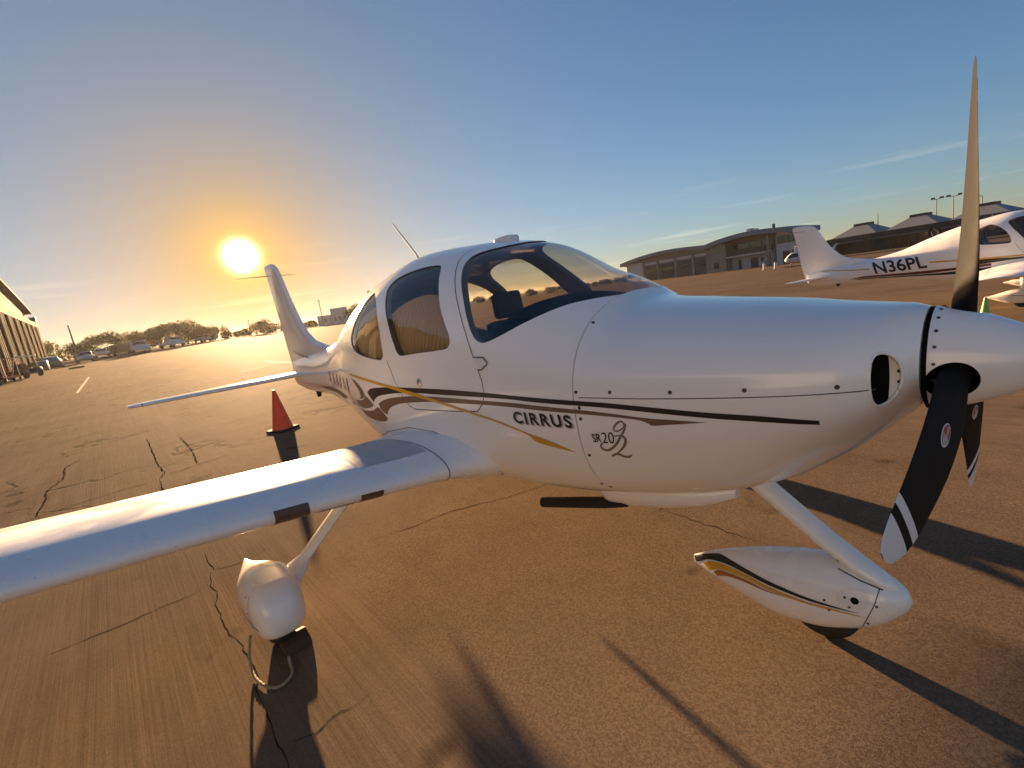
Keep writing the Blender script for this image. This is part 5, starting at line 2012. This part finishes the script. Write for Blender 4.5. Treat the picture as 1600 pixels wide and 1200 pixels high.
def tree(x, y, h, w, label, seed, mat='leaf', bare=0.0, n=3200):
    rr = random.Random(seed)
    r = empty('tree', (x, y, hz(x, y)), rr.uniform(0, 6))
    tag(r, label, 'tree', 'trees along the far edge')
    mb = MB()
    th = h * 0.32
    mb.tube([(0, 0, -0.2), (0.06 * h * 0.3, 0, th * 0.5), (0, 0.05, th)], [0.05 * h * 0.6, 0.035 * h * 0.6, 0.03 * h * 0.6], 8)
    cl = []
    for k in range(10):
        a = k * 2.4 + rr.uniform(-.4, .4)
        q = rr.uniform(0.25, 1.0)
        e = Vector((math.cos(a) * w * 0.5 * q, math.sin(a) * w * 0.5 * q, h * rr.uniform(0.45, 0.92) * (1.06 - 0.25 * q)))
        m_ = e * 0.55 + Vector((0, 0, th * 0.5))
        mb.tube([(0, 0.03, th * 0.85), m_, e], [0.02 * h * 0.6, 0.012 * h * 0.6, 0.004 * h], 6)
        cl.append((e, w * rr.uniform(0.15, 0.27)))
    for k in range(5):
        a = rr.uniform(0, 6.28)
        cl.append((Vector((math.cos(a) * w * 0.2, math.sin(a) * w * 0.2, h * rr.uniform(0.5, 0.8))), w * 0.2))
    mb.build('trunk', M['bark'], r, True)
    v, f = crown_mesh(cl, n, 0.030 * h + 0.04, rr)
    pyd('crown', v, f, M[mat], r)


TREES = [(-118, -10.5, 4.3, 7.0, 'low dark tree just right of the hangar corner', 'leaf'),
         (-118, -5.0, 3.6, 6.0, 'low bush-like tree behind the tall pole', 'leaf'),
         (-120, -1.0, 5.3, 6.5, 'tree behind the silver sedan', 'leaf'),
         (-121, 3.6, 4.6, 6.0, 'tree behind the tan trailer', 'leaf2'),
         (-119, 7.0, 5.2, 5.5, 'bushy tree behind the white SUV', 'leaf'),
         (-118, 10.6, 6.0, 6.5, 'taller tree behind the white pickup, leaning wide', 'leaf'),
         (-119, 14.4, 4.3, 5.5, 'small tree right of the white pickup', 'leaf'),
         (-124, 17.6, 3.6, 4.5, 'thin sparse tree behind the grey hatchback', 'leaf2'),
         (-122, 27.0, 3.8, 5.0, 'sparse tree in the glare left of the near airplane\'s fin', 'leaf2'),
         (-112, 46.5, 4.6, 6.0, 'dark tree partly hidden by the near airplane\'s cabin', 'leaf')]
for i, (x, y, h, w, lab, mt) in enumerate(TREES):
    tree(x, y, h * 0.86, w, lab, 100 + i, mt)

rr = random.Random(5)
cl = []
for k in range(150):
    a = k / 149
    x, y = -138 + 8 * math.sin(a * 9), -30 + a * 330
    x += 95 * max(0, a - 0.3)
    hgt = rr.uniform(1.5, 2.7)
    cl.append((Vector((x + rr.uniform(-4, 4), y, hz(x, y) + hgt * 0.45)), hgt * 0.75))
v, f = crown_mesh(cl, 42000, 0.30, rr)
tag(pyd('far_hedge', v, f, M['leaf']), 'hazy line of scrub along the far edge of the airfield', 'hedge', kind='stuff')

fb = empty('far_building', (-122, 44.0, hz(-122, 44)), 1.2)
fb.scale = (0.42, 0.5, 0.62)
tag(fb, 'pale stepped building in the glare right of the near airplane\'s fin', 'building')
part('wall', 'wallw', fb, (-9, 9, 0, 8, -0.5, 4.2))
part('upper_storey', 'wallw', fb, (-1, 9, 0.5, 8, 4.2, 6.2))
part('roof_slab', 'roof', fb, (-1.3, 9.3, 0.2, 8.3, 6.21, 6.5))
for k in range(6):
    part('window', 'bglass', fb, (-8 + k * 2.8, -6.6 + k * 2.8, -0.06, -0.01, 1.4, 2.9))

# ------------------------------------------------------------------ unseen hangar, hinted by window reflections; toned and turned to fill the shaded side
def back_hangar(x, y, rz, L, Ht, label):
    r = empty('bounce_hangar', (x, y, hz(x, y)), rz)
    tag(r, label, 'hangar')
    part('wall', 'cream', r, (-L / 2, L / 2, -16, 0, -0.3, Ht))
    mb = MB()
    mb.prism([(-16.6, Ht), (-8, Ht + 1.9), (0.6, Ht), (0.6, Ht + 0.25), (-8, Ht + 2.15), (-16.6, Ht + 0.25)], 'x', -L / 2 - 0.4, L / 2 + 0.4)
    mb.build('roof', M['roof'], r)
    k = int(L / 11)
    for j in range(k):
        a = -L / 2 + L * (j + 0.12) / k
        b = -L / 2 + L * (j + 0.88) / k
        d = part('hangar_door', 'creamd', r, (a, b, 0.0, 0.12, -0.3, Ht * 0.78))
        for q in range(1, 6):
            xx = a + (b - a) * q / 6
            part('door_rib', 'cream', d, (xx - 0.08, xx + 0.08, 0.121, 0.2, -0.3, Ht * 0.76))


M['cream'] = pmat('pale_grey_sheet', (0.58, 0.64, 0.70), 0.6, vary=0.06, vscale=0.8)
M['creamd'] = pmat('pale_grey_door', (0.52, 0.58, 0.64), 0.55, vary=0.06, vscale=0.8)
back_hangar(-13, -19.5, 0.22, 55, 7.5, 'pale grey storage hangar behind the viewer, mirrored in the near airplane\'s side')

# ------------------------------------------------------------------ added haze volume, imitating the glare veil toward the sun
hm = bpy.data.materials.new('veil_haze')
hm.use_nodes = True
nd, ln = nodes_of(hm)
nd.remove(nd['Principled BSDF'])
pv = nd.new('ShaderNodeVolumePrincipled')
pv.inputs['Color'].default_value = (0.95, 0.93, 0.90, 1)
pv.inputs['Density'].default_value = 0.00010
pv.inputs['Anisotropy'].default_value = 0.6
ln.new(pv.outputs[0], nd['Material Output'].inputs['Volume'])
mb = MB()
mb.box(-1900, 1900, -1900, 1900, -2.2, 14.5)
tag(mb.build('haze', hm), 'thin added haze over the airfield, giving a golden fade', 'haze', kind='stuff')
